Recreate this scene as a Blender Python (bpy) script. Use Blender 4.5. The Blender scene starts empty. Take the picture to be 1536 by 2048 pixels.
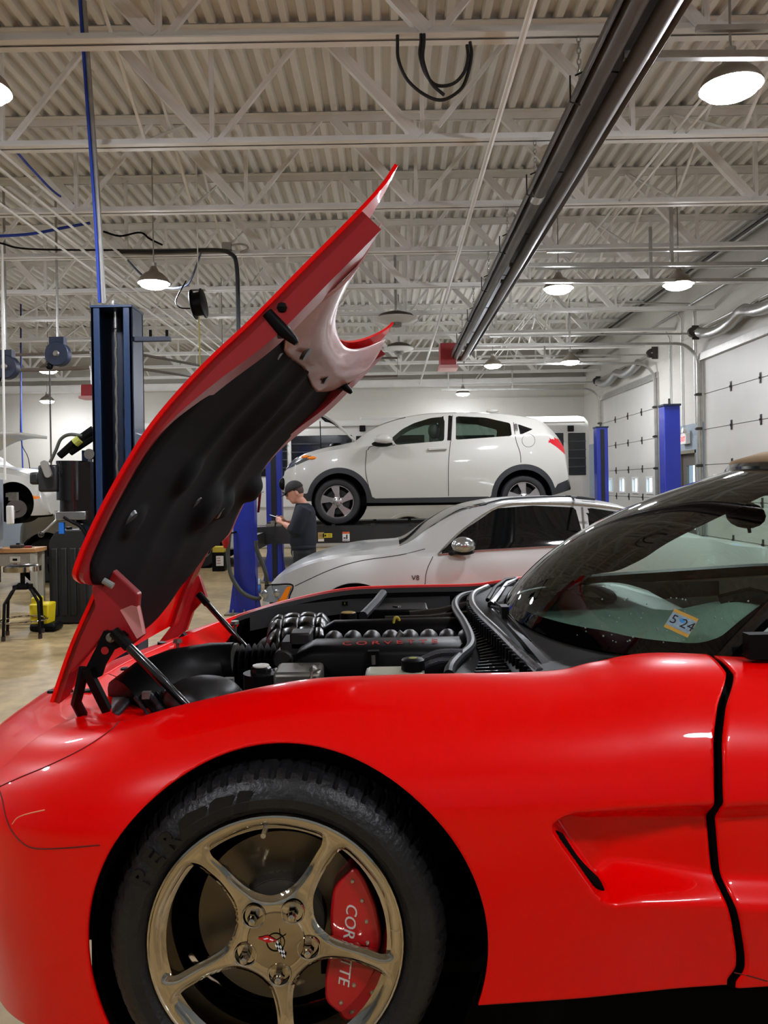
import bpy, math, random
import numpy as np
from mathutils import Vector, Matrix, Euler
from mathutils.bvhtree import BVHTree

random.seed(7)
SC = bpy.context.scene
COL = SC.collection
PI = math.pi

# ---------------------------------------------------------------- camera, world, exposure
FPX, VPX, VPY, ROLL, CAMZ = 1540.0, 780.0, 970.0, math.radians(0.95), 1.6
cam = bpy.data.cameras.new('camera')
cam_o = bpy.data.objects.new('camera', cam); COL.objects.link(cam_o)
cam_o.location = (0, 0, CAMZ)
cam_o.rotation_euler = (PI / 2, ROLL, 0)
cam.sensor_fit = 'VERTICAL'; cam.sensor_height = 36.0
cam.lens = 36.0 * FPX / 2048.0
cam.shift_x = -(VPX - 768.0) / 2048.0
cam.shift_y = -(1024.0 - VPY) / 2048.0
cam.clip_start = 0.05; cam.clip_end = 200
SC.camera = cam_o

w = bpy.data.worlds.new('world'); SC.world = w; w.use_nodes = True
bg = w.node_tree.nodes['Background']
bg.inputs[0].default_value = (0.80, 0.90, 1.0, 1); bg.inputs[1].default_value = 4.0   # overcast daylight outside

SC.view_settings.view_transform = 'Standard'
SC.view_settings.look = 'None'
SC.view_settings.exposure = 0.46
SC.view_settings.gamma = 1.0
SC.view_settings.use_curve_mapping = False
SC.cycles.max_bounces = 6; SC.cycles.diffuse_bounces = 3; SC.cycles.glossy_bounces = 3; SC.cycles.transparent_max_bounces = 10
SC.cycles.caustics_reflective = False; SC.cycles.caustics_refractive = False
SC.cycles.use_adaptive_sampling = True; SC.cycles.adaptive_threshold = 0.06; SC.cycles.adaptive_min_samples = 12
LAMP_POWER = 230.0            # radiance of the high-bay lenses

# ---------------------------------------------------------------- helpers
_cr, _sr = math.cos(ROLL), math.sin(ROLL)
def P(x, y, Y):
    """point of the place that the photograph shows at pixel x, y when it stands Y metres into the room"""
    dx, dy = x - VPX, VPY - y
    return Vector(((dx * _cr + dy * _sr) * Y / FPX, Y, CAMZ + (-dx * _sr + dy * _cr) * Y / FPX))
def ray(x, y):
    return P(x, y, 1.0) - Vector((0, 0, CAMZ))

def lin(h):
    if isinstance(h, str):
        h = h.lstrip('#'); c = [int(h[i:i + 2], 16) / 255 for i in (0, 2, 4)]
        return tuple(((v + 0.055) / 1.055) ** 2.4 if v > 0.04045 else v / 12.92 for v in c) + (1,)
    return tuple(h) + ((1,) if len(h) == 3 else ())

MATS = {}
def mat(name, col, rough=0.5, metal=0.0, coat=0.0, spec=0.5, emit=None, estr=0.0, noise=0.0, nscale=8.0, bump=0.0, bscale=60.0, coat_rough=0.03, rvar=0.0, stretch=None):
    if name in MATS: return MATS[name]
    m = bpy.data.materials.new(name); m.use_nodes = True; MATS[name] = m
    nt = m.node_tree; b = nt.nodes['Principled BSDF']
    c = lin(col)
    b.inputs['Base Color'].default_value = c
    b.inputs['Roughness'].default_value = rough
    b.inputs['Metallic'].default_value = metal
    b.inputs['Coat Weight'].default_value = coat
    b.inputs['Coat Roughness'].default_value = coat_rough
    b.inputs['Specular IOR Level'].default_value = spec
    if emit is not None:
        b.inputs['Emission Color'].default_value = lin(emit); b.inputs['Emission Strength'].default_value = estr
    if noise or bump or rvar:
        tc = nt.nodes.new('ShaderNodeTexCoord'); mp = nt.nodes.new('ShaderNodeMapping')
        if stretch: mp.inputs['Scale'].default_value = stretch
        nt.links.new(tc.outputs['Object'], mp.inputs[0])
    if noise:
        n = nt.nodes.new('ShaderNodeTexNoise'); n.inputs['Scale'].default_value = nscale; n.inputs['Detail'].default_value = 6
        nt.links.new(mp.outputs[0], n.inputs['Vector'])
        r = nt.nodes.new('ShaderNodeMapRange'); r.inputs['From Min'].default_value = .3; r.inputs['From Max'].default_value = .7
        r.inputs['To Min'].default_value = 1 - noise; r.inputs['To Max'].default_value = 1 + noise * .6
        nt.links.new(n.outputs['Fac'], r.inputs['Value'])
        mx = nt.nodes.new('ShaderNodeVectorMath'); mx.operation = 'SCALE'; mx.inputs[0].default_value = c[:3]
        nt.links.new(r.outputs[0], mx.inputs['Scale']); nt.links.new(mx.outputs[0], b.inputs['Base Color'])
    if rvar:
        n2 = nt.nodes.new('ShaderNodeTexNoise'); n2.inputs['Scale'].default_value = nscale * 1.7; n2.inputs['Detail'].default_value = 5
        nt.links.new(mp.outputs[0], n2.inputs['Vector'])
        r2 = nt.nodes.new('ShaderNodeMapRange'); r2.inputs['To Min'].default_value = max(0, rough - rvar); r2.inputs['To Max'].default_value = min(1, rough + rvar)
        nt.links.new(n2.outputs['Fac'], r2.inputs['Value']); nt.links.new(r2.outputs[0], b.inputs['Roughness'])
    if bump:
        n3 = nt.nodes.new('ShaderNodeTexNoise'); n3.inputs['Scale'].default_value = bscale; n3.inputs['Detail'].default_value = 4
        nt.links.new(mp.outputs[0], n3.inputs['Vector'])
        bp = nt.nodes.new('ShaderNodeBump'); bp.inputs['Strength'].default_value = bump; bp.inputs['Distance'].default_value = .01
        nt.links.new(n3.outputs['Fac'], bp.inputs['Height']); nt.links.new(bp.outputs[0], b.inputs['Normal'])
    return m

def glass_mat(name, tint, ior=1.5, rough=0.0):
    """thin pane: light passes straight on, tinted, and Fresnel mirrors the room"""
    if name in MATS: return MATS[name]
    m = bpy.data.materials.new(name); m.use_nodes = True; MATS[name] = m
    nt = m.node_tree; nt.nodes.clear()
    out = nt.nodes.new('ShaderNodeOutputMaterial'); mix = nt.nodes.new('ShaderNodeMixShader')
    tr = nt.nodes.new('ShaderNodeBsdfTransparent'); tr.inputs[0].default_value = lin(tint)
    gl = nt.nodes.new('ShaderNodeBsdfGlossy'); gl.inputs['Roughness'].default_value = rough
    ge = nt.nodes.new('ShaderNodeNewGeometry'); dt = nt.nodes.new('ShaderNodeVectorMath'); dt.operation = 'DOT_PRODUCT'
    nt.links.new(ge.outputs['Normal'], dt.inputs[0]); nt.links.new(ge.outputs['Incoming'], dt.inputs[1])
    def mth(op, a, b=None):
        n = nt.nodes.new('ShaderNodeMath'); n.operation = op
        for k, v in enumerate((a, b)):
            if v is None: continue
            if isinstance(v, (int, float)): n.inputs[k].default_value = v
            else: nt.links.new(v, n.inputs[k])
        return n.outputs[0]
    r0 = ((ior - 1) / (ior + 1)) ** 2 * 1.8            # both faces of the pane
    f = mth('ADD', mth('MULTIPLY', mth('POWER', mth('SUBTRACT', 1.0, mth('ABSOLUTE', dt.outputs['Value'])), 5.0), 1 - r0), r0)
    nt.links.new(f, mix.inputs[0]); nt.links.new(tr.outputs[0], mix.inputs[1]); nt.links.new(gl.outputs[0], mix.inputs[2])
    nt.links.new(mix.outputs[0], out.inputs[0])
    return m

class MB:
    """collects shapes and builds ONE mesh"""
    def __init__(s): s.v = []; s.f = []
    def add(s, vs, fs, M=None):
        o = len(s.v)
        if M is not None: vs = [M @ Vector(p) for p in vs]
        s.v.extend([tuple(p) for p in vs]); s.f.extend([tuple(i + o for i in f) for f in fs]); return s
    def box(s, c, d, M=None, tz=1.0, ty=1.0):
        x, y, z = (k / 2 for k in d)
        vs = []
        for sz in (-1, 1):
            k = tz if sz > 0 else 1.0
            for sx, sy in ((-1, -1), (1, -1), (1, 1), (-1, 1)):
                vs.append((c[0] + sx * x * k, c[1] + sy * y * k, c[2] + sz * z))
        return s.add(vs, [(3, 2, 1, 0), (4, 5, 6, 7), (0, 1, 5, 4), (1, 2, 6, 5), (2, 3, 7, 6), (3, 0, 4, 7)], M)
    def tube(s, pts, r, n=8, caps=True, closed=False, flat=1.0):
        pts = [Vector(p) for p in pts]; N = len(pts)
        rs = r if isinstance(r, (list, tuple)) else [r] * N
        T = []
        for i in range(N):
            a = pts[(i - 1) % N] if (closed or i > 0) else pts[i]; b = pts[(i + 1) % N] if (closed or i < N - 1) else pts[i]
            t = (b - a); T.append(t.normalized() if t.length > 1e-9 else Vector((0, 0, 1)))
        ref = Vector((0, 0, 1)) if abs(T[0].z) < .9 else Vector((0, 1, 0))
        nrm = (ref - T[0] * ref.dot(T[0])).normalized()
        vs = []; fs = []
        for i in range(N):
            nrm = (nrm - T[i] * nrm.dot(T[i])).normalized(); bn = T[i].cross(nrm)
            for k in range(n):
                a = 2 * PI * k / n + (PI / 4 if n == 4 else 0)
                vs.append(pts[i] + nrm * (math.cos(a) * rs[i] * flat) + bn * (math.sin(a) * rs[i]))
        M = N if closed else N - 1
        for i in range(M):
            j = (i + 1) % N
            for k in range(n):
                fs.append((i * n + k, i * n + (k + 1) % n, j * n + (k + 1) % n, j * n + k))
        if caps and not closed:
            fs.append(tuple(range(n))[::-1]); fs.append(tuple((N - 1) * n + k for k in range(n)))
        return s.add(vs, fs)
    def cyl(s, a, b, r, r2=None, n=14, caps=True): return s.tube([a, b], [r, r if r2 is None else r2], n, caps)
    def lathe(s, prof, n=32, M=None, a0=0.0, a1=2 * PI):
        full = abs(a1 - a0 - 2 * PI) < 1e-6; m = n if full else n + 1
        vs = []; fs = []
        for k in range(m):
            a = a0 + (a1 - a0) * k / n
            for r, z in prof: vs.append((r * math.cos(a), r * math.sin(a), z))
        L = len(prof)
        for k in range(n):
            k2 = (k + 1) % m
            for i in range(L - 1): fs.append((k * L + i, k2 * L + i, k2 * L + i + 1, k * L + i + 1))
        return s.add(vs, fs, M)
    def prism(s, poly, d0, d1, M=None):
        """polygon in local xy, extruded along z from d0 to d1"""
        n = len(poly); vs = [(p[0], p[1], d0) for p in poly] + [(p[0], p[1], d1) for p in poly]
        fs = [tuple(range(n))[::-1], tuple(range(n, 2 * n))] + [(i, (i + 1) % n, n + (i + 1) % n, n + i) for i in range(n)]
        return s.add(vs, fs, M)
    def grid(s, G, cu=False, cv=False, flip=False):
        G = np.asarray(G); nu, nv = G.shape[:2]; fs = []
        for i in range(nu if cu else nu - 1):
            for j in range(nv if cv else nv - 1):
                a, b = i * nv + j, ((i + 1) % nu) * nv + j; c, d = ((i + 1) % nu) * nv + (j + 1) % nv, i * nv + (j + 1) % nv
                fs.append((a, d, c, b) if flip else (a, b, c, d))
        return s.add([tuple(p) for p in G.reshape(-1, 3)], fs)
    def ball(s, c, r, n=12, M=None):
        r = r if isinstance(r, (tuple, list)) else (r, r, r); G = []
        for i in range(n // 2 + 1):
            t = -PI / 2 + PI * i / (n // 2)
            G.append([(c[0] + r[0] * math.cos(t) * math.cos(2 * PI * k / n), c[1] + r[1] * math.cos(t) * math.sin(2 * PI * k / n), c[2] + r[2] * math.sin(t)) for k in range(n)])
        if M is not None: G = [[tuple(M @ Vector(p)) for p in row] for row in G]
        return s.grid(G, cv=True, flip=True)

MW = {}
def obj(name, mb, m, parent=None, world=False, smooth=35, bevel=0.0, thick=0.0, sub=0):
    """one mesh object; world=True means the shapes were given in room coordinates"""
    if isinstance(mb, bpy.types.Mesh): me = mb
    else:
        vs = mb.v
        if world and parent is not None:
            I = MW[parent.name].inverted(); vs = [tuple(I @ Vector(p)) for p in vs]
        me = bpy.data.meshes.new(name); me.from_pydata(vs, [], mb.f); me.validate(); me.update()
        if m is not None: me.materials.append(m)
        if smooth is not None:
            me.shade_smooth()
            if smooth < 180: me.set_sharp_from_angle(angle=math.radians(smooth))
    o = bpy.data.objects.new(name, me); COL.objects.link(o)
    if parent is not None: o.parent = parent; MW[o.name] = MW[parent.name].copy()
    else: MW[o.name] = Matrix()
    if thick:
        md = o.modifiers.new('thick', 'SOLIDIFY'); md.thickness = thick; md.offset = -1
    if bevel:
        md = o.modifiers.new('bevel', 'BEVEL'); md.width = bevel; md.segments = 2; md.limit_method = 'ANGLE'; md.angle_limit = math.radians(40)
    if sub:
        md = o.modifiers.new('sub', 'SUBSURF'); md.levels = sub; md.render_levels = sub
    return o
def tag(o, label, cat, group=None):
    o['label'] = label; o['category'] = cat
    if group: o['group'] = group
    return o
def thing(name, label, cat, loc=(0, 0, 0), rz=0.0, group=None):
    o = bpy.data.objects.new(name, None); COL.objects.link(o)
    o.location = loc; o.rotation_euler = (0, 0, rz); o.empty_display_size = .1
    MW[o.name] = Matrix.Translation(loc) @ Matrix.Rotation(rz, 4, 'Z')
    return tag(o, label, cat, group)
def struct(o): o['kind'] = 'structure'; return o
def shared(name, me, parent, loc=(0, 0, 0), rot=(0, 0, 0), scale=(1, 1, 1), world=False):
    """another object on a mesh that already exists"""
    o = bpy.data.objects.new(name, me); COL.objects.link(o); o.parent = parent
    M = Matrix.LocRotScale(Vector(loc), rot if not isinstance(rot, tuple) else Euler(rot), Vector(scale))
    if world: M = MW[parent.name].inverted() @ M
    o.matrix_local = M; MW[o.name] = (MW[parent.name] if parent else Matrix()) @ M
    return o
def bar_between(name, me, parent, a, b, sx, sy, world=True, roll=0):
    """stretch a unit-box mesh from a to b"""
    a, b = Vector(a), Vector(b); d = b - a
    q = d.to_track_quat('Z', 'Y')
    return shared(name, me, parent, (a + b) / 2, q.to_euler(), (sx, sy, d.length), world)
def copy_tree(o, parent=None):
    c = o.copy(); COL.objects.link(c); c.parent = parent
    for ch in list(o.children): copy_tree(ch, c)
    return c
def catmull(pts, n=8, closed=False):
    pts = [np.array(p, float) for p in pts]; N = len(pts); out = []
    for i in range(N if closed else N - 1):
        p0 = pts[(i - 1) % N] if (closed or i > 0) else 2 * pts[0] - pts[1]
        p1 = pts[i]; p2 = pts[(i + 1) % N]
        p3 = pts[(i + 2) % N] if (closed or i < N - 2) else 2 * pts[-1] - pts[-2]
        for k in range(n):
            t = k / n
            out.append(.5 * ((2 * p1) + (p2 - p0) * t + (2 * p0 - 5 * p1 + 4 * p2 - p3) * t * t + (3 * p1 - p0 - 3 * p2 + p3) * t ** 3))
    if not closed: out.append(pts[-1])
    return out
def rounded(poly, r, n=5):
    """polygon with rounded corners"""
    out = []; N = len(poly)
    for i in range(N):
        p = np.array(poly[i], float); a = np.array(poly[i - 1], float); b = np.array(poly[(i + 1) % N], float)
        rr = r[i] if isinstance(r, (list, tuple)) else r
        la, lb = np.linalg.norm(a - p), np.linalg.norm(b - p); ra = min(rr, la * .49, lb * .49)
        pa = p + (a - p) / la * ra; pb = p + (b - p) / lb * ra
        for k in range(n + 1):
            t = k / n; out.append((1 - t) ** 2 * pa + 2 * t * (1 - t) * p + t * t * pb)
    return [tuple(q) for q in out]
def pl(xs, ys):
    """smooth 1-D curve through points (monotone cubic)"""
    xs = np.array(xs, float); ys = np.array(ys, float); h = np.diff(xs); d = np.diff(ys) / h
    m = np.zeros(len(xs)); m[0] = d[0]; m[-1] = d[-1]
    for i in range(1, len(xs) - 1):
        m[i] = 0 if d[i - 1] * d[i] <= 0 else 2 * d[i - 1] * d[i] / (d[i - 1] + d[i]) if abs(d[i - 1] + d[i]) > 1e-12 else 0
    def f(x):
        x = np.clip(np.asarray(x, float), xs[0], xs[-1]); i = np.clip(np.searchsorted(xs, x) - 1, 0, len(h) - 1)
        t = (x - xs[i]) / h[i]; t2 = t * t; t3 = t2 * t
        return (2 * t3 - 3 * t2 + 1) * ys[i] + (t3 - 2 * t2 + t) * h[i] * m[i] + (-2 * t3 + 3 * t2) * ys[i + 1] + (t3 - t2) * h[i] * m[i + 1]
    return f
def sstep(a, b, x):
    t = np.clip((x - a) / (b - a), 0, 1); return t * t * (3 - 2 * t)
def sd_poly(px, pz, poly):
    """signed distance to a polygon, negative inside"""
    poly = np.array([(p[0], p[1]) for p in poly], float); a = poly; b = np.roll(poly, -1, 0)
    d = np.full(px.shape, 1e9); inside = np.zeros(px.shape, bool)
    for (ax, az), (bx, bz) in zip(a, b):
        ex, ez = bx - ax, bz - az; L = ex * ex + ez * ez
        if L < 1e-14: continue
        t = np.clip(((px - ax) * ex + (pz - az) * ez) / L, 0, 1)
        d = np.minimum(d, (px - ax - t * ex) ** 2 + (pz - az - t * ez) ** 2)
        c = ((az > pz) != (bz > pz))
        with np.errstate(divide='ignore', invalid='ignore'):
            xi = ax + (pz - az) / (bz - az if abs(bz - az) > 1e-12 else 1e-12) * ex
        inside ^= c & (px < xi)
    d = np.sqrt(d); return np.where(inside, -d, d)
def snap_cut(G, sds):
    """G: grid of points; sds: list of signed-distance arrays (negative inside), earlier ones win.
    Slides vertices onto each outline and splits the quads it crosses; returns points and faces with labels
    (0 = rest, k = inside sds[k-1])."""
    G = G.copy(); nu, nv = G.shape[:2]
    done = np.zeros((nu, nv), bool); sds = [s.copy() for s in sds]
    diag = np.zeros((nu - 1, nv - 1), int)
    for k, sd in enumerate(sds):
        Tu = np.gradient(G, axis=0); Tv = np.gradient(G, axis=1)
        gu = np.gradient(sd, axis=0); gv = np.gradient(sd, axis=1); au, av = np.abs(gu), np.abs(gv)
        du = au >= av; g = np.where(du, gu, gv); g = np.where(np.abs(g) < 1e-9, 1e-9, g); st = -sd / g
        near = (st > -.5) & (st <= .5) & (np.abs(sd) < .2) & ~done
        st = np.clip(st, -.56, .56) * near
        sh = np.where(du[..., None], st[..., None] * Tu, st[..., None] * Tv); G = G + sh; done |= near
        for m in range(len(sds)):
            if m != k: sds[m] = sds[m] + st * np.where(du, np.gradient(sds[m], axis=0), np.gradient(sds[m], axis=1))
        sd[near] = 0.0
    S = np.stack(sds); a, b, c, d = S[:, :-1, :-1], S[:, 1:, :-1], S[:, 1:, 1:], S[:, :-1, 1:]
    eps = 1e-9
    d1 = ((np.abs(a) < eps) & (np.abs(c) < eps) & (b * d < 0)).any(0); d2 = ((np.abs(b) < eps) & (np.abs(d) < eps) & (a * c < 0)).any(0)
    faces = []
    I = lambda i, j: i * nv + j
    def label(vals):
        for k in range(len(sds)):
            if vals[k] < -1e-12: return k + 1
        return 0
    q = (a + b + c + d) / 4
    for i in range(nu - 1):
        for j in range(nv - 1):
            A, B, C, D = I(i, j), I(i + 1, j), I(i + 1, j + 1), I(i, j + 1)
            if d1[i, j]:
                faces.append((label((a + b + c)[:, i, j]), (A, B, C))); faces.append((label((a + c + d)[:, i, j]), (A, C, D)))
            elif d2[i, j]:
                faces.append((label((a + b + d)[:, i, j]), (A, B, D))); faces.append((label((b + c + d)[:, i, j]), (B, C, D)))
            else: faces.append((label(q[:, i, j]), (A, B, C, D)))
    return G, faces
def mb_from(G, faces, k, flip=False):
    F = [(f[::-1] if flip else f) for l, f in faces if l == k]; mb = MB()
    if not F: return mb
    used = sorted({q for f in F for q in f}); idx = {u: n for n, u in enumerate(used)}
    V = G.reshape(-1, 3); mb.v = [tuple(V[u]) for u in used]; mb.f = [tuple(idx[q] for q in f) for f in F]
    return mb
def bvh_of(G):
    mb = MB().grid(G); return BVHTree.FromPolygons([Vector(p) for p in mb.v], mb.f)
def cast(bvh, x, y, off=0.0):
    loc, nor, i, d = bvh.ray_cast(Vector((0, 0, CAMZ)), ray(x, y).normalized())
    if loc is None: return None
    if nor.dot(ray(x, y)) > 0: nor = -nor
    return loc + nor * off
def cast_line(bvh, pts, off=0.0, n=6):
    out = []
    for p in catmull(pts, n):
        q = cast(bvh, p[0], p[1], off)
        if q is not None: out.append(q)
    return out
_fontcache = {}
def text_mb(txt, size, M, depth=0.001, spacing=1.0, shear=0.0, bold=0.0):
    """letters as mesh, drawn in local xy of M"""
    cu = bpy.data.curves.new('lettering', 'FONT'); cu.body = txt; cu.size = size; cu.extrude = depth
    cu.space_character = spacing; cu.offset = bold; cu.shear = shear; cu.align_x = 'CENTER'; cu.align_y = 'CENTER'; cu.resolution_u = 3
    o = bpy.data.objects.new('lettering', cu); COL.objects.link(o)
    dg = bpy.context.evaluated_depsgraph_get(); me = o.evaluated_get(dg).to_mesh()
    mb = MB(); mb.add([M @ v.co for v in me.vertices], [tuple(p.vertices) for p in me.polygons])
    o.evaluated_get(dg).to_mesh_clear(); bpy.data.objects.remove(o); bpy.data.curves.remove(cu)
    return mb
def frame(o, ex, ey):
    """matrix with local x along ex and local y near ey"""
    ex = Vector(ex).normalized(); ez = ex.cross(Vector(ey)).normalized(); ey = ez.cross(ex)
    M = Matrix((ex, ey, ez)).transposed().to_4x4(); M.translation = Vector(o); return M
UNIT = None
def unit_box(m, key):
    me = bpy.data.meshes.get('unit_' + key)
    if me is None:
        b = MB().box((0, 0, 0), (1, 1, 1)); me = bpy.data.meshes.new('unit_' + key); me.from_pydata(b.v, [], b.f); me.materials.append(m); me.update()
    return me
# ================================================================ the building
XR, XL, YB, YF, H = 5.5, -13.0, 21.7, -6.0, 5.45      # right wall, left wall, back wall, wall behind the camera, deck
WHITE = '#c9c6bc'

def wall_mat(name, upper, lower, zsplit, block=True, axis='x'):
    m = bpy.data.materials.new(name); m.use_nodes = True; nt = m.node_tree; b = nt.nodes['Principled BSDF']
    b.inputs['Roughness'].default_value = .55
    geo = nt.nodes.new('ShaderNodeTexCoord'); sep = nt.nodes.new('ShaderNodeSeparateXYZ'); nt.links.new(geo.outputs['Object'], sep.inputs[0])
    gt = nt.nodes.new('ShaderNodeMath'); gt.operation = 'GREATER_THAN'; gt.inputs[1].default_value = zsplit; nt.links.new(sep.outputs['Z'], gt.inputs[0])
    mix = nt.nodes.new('ShaderNodeMix'); mix.data_type = 'RGBA'; mix.inputs['A'].default_value = lin(lower); mix.inputs['B'].default_value = lin(upper)
    nt.links.new(gt.outputs[0], mix.inputs['Factor'])
    no = nt.nodes.new('ShaderNodeTexNoise'); no.inputs['Scale'].default_value = 1.3; no.inputs['Detail'].default_value = 6; nt.links.new(geo.outputs['Object'], no.inputs['Vector'])
    mr = nt.nodes.new('ShaderNodeMapRange'); mr.inputs['To Min'].default_value = .88; mr.inputs['To Max'].default_value = 1.06; nt.links.new(no.outputs['Fac'], mr.inputs['Value'])
    sc = nt.nodes.new('ShaderNodeVectorMath'); sc.operation = 'SCALE'; nt.links.new(mix.outputs['Result'], sc.inputs[0]); nt.links.new(mr.outputs[0], sc.inputs['Scale'])
    nt.links.new(sc.outputs[0], b.inputs['Base Color'])
    cmb = nt.nodes.new('ShaderNodeCombineXYZ'); nt.links.new(sep.outputs['X' if axis == 'x' else 'Y'], cmb.inputs[0]); nt.links.new(sep.outputs['Z'], cmb.inputs[1])
    br = nt.nodes.new('ShaderNodeTexBrick'); br.inputs['Scale'].default_value = 1; br.inputs['Brick Width'].default_value = .4; br.inputs['Row Height'].default_value = .2
    br.inputs['Mortar Size'].default_value = .006; br.inputs['Mortar Smooth'].default_value = .3
    br.inputs['Color1'].default_value = (1, 1, 1, 1); br.inputs['Color2'].default_value = (.95, .95, .95, 1); br.inputs['Mortar'].default_value = (0, 0, 0, 1)
    nt.links.new(cmb.outputs[0], br.inputs['Vector'])
    bp = nt.nodes.new('ShaderNodeBump'); bp.inputs['Strength'].default_value = .35; bp.inputs['Distance'].default_value = .012
    nt.links.new(br.outputs['Color'], bp.inputs['Height']); nt.links.new(bp.outputs[0], b.inputs['Normal'])
    return m
M_wallx = wall_mat('painted block wall across', WHITE, '#9aa6b0', 2.25, axis='x')
M_wally = wall_mat('painted block wall along', WHITE, '#8f9aa2', 2.62, axis='y')

def floor_mat():
    m = bpy.data.materials.new('worn concrete'); m.use_nodes = True; nt = m.node_tree; b = nt.nodes['Principled BSDF']
    tc = nt.nodes.new('ShaderNodeTexCoord')
    n1 = nt.nodes.new('ShaderNodeTexNoise'); n1.inputs['Scale'].default_value = .9; n1.inputs['Detail'].default_value = 8; n1.inputs['Roughness'].default_value = .65
    n2 = nt.nodes.new('ShaderNodeTexNoise'); n2.inputs['Scale'].default_value = 7; n2.inputs['Detail'].default_value = 6
    for n in (n1, n2): nt.links.new(tc.outputs['Object'], n.inputs['Vector'])
    r = nt.nodes.new('ShaderNodeValToRGB'); e = r.color_ramp.elements
    e[0].position = .3; e[0].color = lin('#7a6745'); e[1].position = .72; e[1].color = lin('#b9a173')
    nt.links.new(n1.outputs['Fac'], r.inputs[0])
    r2 = nt.nodes.new('ShaderNodeMapRange'); r2.inputs['From Min'].default_value = .3; r2.inputs['From Max'].default_value = .6; r2.inputs['To Min'].default_value = .72; r2.inputs['To Max'].default_value = 1.05
    nt.links.new(n2.outputs['Fac'], r2.inputs['Value'])
    s = nt.nodes.new('ShaderNodeVectorMath'); s.operation = 'SCALE'; nt.links.new(r.outputs[0], s.inputs[0]); nt.links.new(r2.outputs[0], s.inputs['Scale'])
    nt.links.new(s.outputs[0], b.inputs['Base Color'])
    mr = nt.nodes.new('ShaderNodeMapRange'); mr.inputs['To Min'].default_value = .25; mr.inputs['To Max'].default_value = .6
    nt.links.new(n1.outputs['Fac'], mr.inputs['Value']); nt.links.new(mr.outputs[0], b.inputs['Roughness'])
    return m
floor = struct(obj('floor', MB().box(((XL + XR) / 2, (YB + YF) / 2, -.1), (XR - XL + .6, YB - YF + .6, .2)), floor_mat()))
struct(obj('wall_back', MB().box(((XL + XR) / 2, YB + .15, H / 2 + .1), (XR - XL + .6, .3, H + .4)), M_wallx))
struct(obj('wall_left', MB().box((XL - .15, (YB + YF) / 2, H / 2 + .1), (.3, YB - YF, H + .4)), M_wally))
struct(obj('wall_behind', MB().box(((XL + XR) / 2, YF - .15, H / 2 + .1), (XR - XL + .6, .3, H + .4)), M_wallx))
# right wall with the openings of the overhead doors and one man door
DOORS = [(15.75, 19.85), (9.35, 13.5), (4.45, 8.6), (-.9, 3.3)]
DH = 3.72
MANDOOR = (13.82, 14.72)
mb = MB()
ys = sorted([YF] + [v for d in DOORS for v in d] + list(MANDOOR) + [YB])
opens = DOORS + [MANDOOR]
for a, b in zip(ys[:-1], ys[1:]):
    z0 = 0
    for d in DOORS:
        if abs(a - d[0]) < 1e-6: z0 = DH
    if abs(a - MANDOOR[0]) < 1e-6: z0 = 2.15
    mb.box((XR + .15, (a + b) / 2, (z0 + H + .3) / 2), (.3, b - a, H + .3 - z0))
struct(obj('wall_right', mb, M_wally))

# corrugated steel deck
def deck():
    pitch, dep = .152, .058; prof = []
    x = XL
    while x < XR + .1:
        prof += [(x, 0), (x + .058, 0), (x + .076, dep), (x + .134, dep)]; x += pitch
    mb = MB(); n = len(prof)
    mb.v = [(p[0], YF, H + p[1]) for p in prof] + [(p[0], YB, H + p[1]) for p in prof]
    mb.f = [(i, i + 1, n + i + 1, n + i) for i in range(n - 1)]
    return mb
M_deck = mat('white painted steel deck', '#e6e3dc', .5, noise=.12, nscale=1.2, stretch=(6, .6, 1))
M_steel = mat('white painted steel', '#e8e6e0', .5, noise=.08, nscale=3)
ceiling = struct(obj('ceiling', deck(), M_deck, smooth=None))
roof = MB().box(((XL + XR) / 2, (YB + YF) / 2, H + .2), (XR - XL + .6, YB - YF + .6, .1)); obj('roof_slab', roof, M_deck, ceiling)

# bar joists: bottom and top chords of double angles, heavy and thin web members
ZL = 4.46
JY = [-4.1, -2.6, -1.1, .4, 1.9, 3.43, 4.95, 6.45, 7.98, 9.5, 11.2, 12.95, 14.75, 16.5, 18.25, 20.0]
PER, X0 = 1.76, -1.44
um = unit_box(M_steel, 'steel')
for jy in JY:
    mb = MB()
    for s in (-1, 1):
        mb.box(((XL + XR) / 2, jy + s * .043, ZL + .005), (XR - XL, .055, .01)); mb.box(((XL + XR) / 2, jy + s * .02, ZL + .035), (XR - XL, .009, .06))
        mb.box(((XL + XR) / 2, jy + s * .043, H - .012), (XR - XL, .06, .01)); mb.box(((XL + XR) / 2, jy + s * .02, H - .045), (XR - XL, .009, .07))
    j = obj('joist', mb, M_steel, ceiling, smooth=None)
    if jy < 1: continue
    k = -7
    while True:
        xb = X0 + PER * k; k += 1
        if xb > XR - .2: break
        if xb < XL + 1 or abs(xb) > .62 * jy + 1.5: continue
        zt, zb = H - .05, ZL + .04
        bar_between('diagonal', um, j, (xb - PER * .48, jy, zt), (xb - .03, jy, zb), .06, .088)
        bar_between('vertical', um, j, (xb, jy, zb), (xb, jy, zt), .036, .04)
        if xb + PER * .45 < XR: bar_between('strut', um, j, (xb + .05, jy, zb), (xb + PER * .45, jy, zt), .034, .04)
# cross bridging between the joists
for bx in (-6.2, -2.0, 3.0):
    for a, b in zip(JY[5:-1], JY[6:]):
        for (za, zb) in ((ZL + .05, H - .06), (H - .06, ZL + .05)):
            bar_between('bridging', um, ceiling, (bx, a, za), (bx, b, zb), .022, .022)

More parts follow.
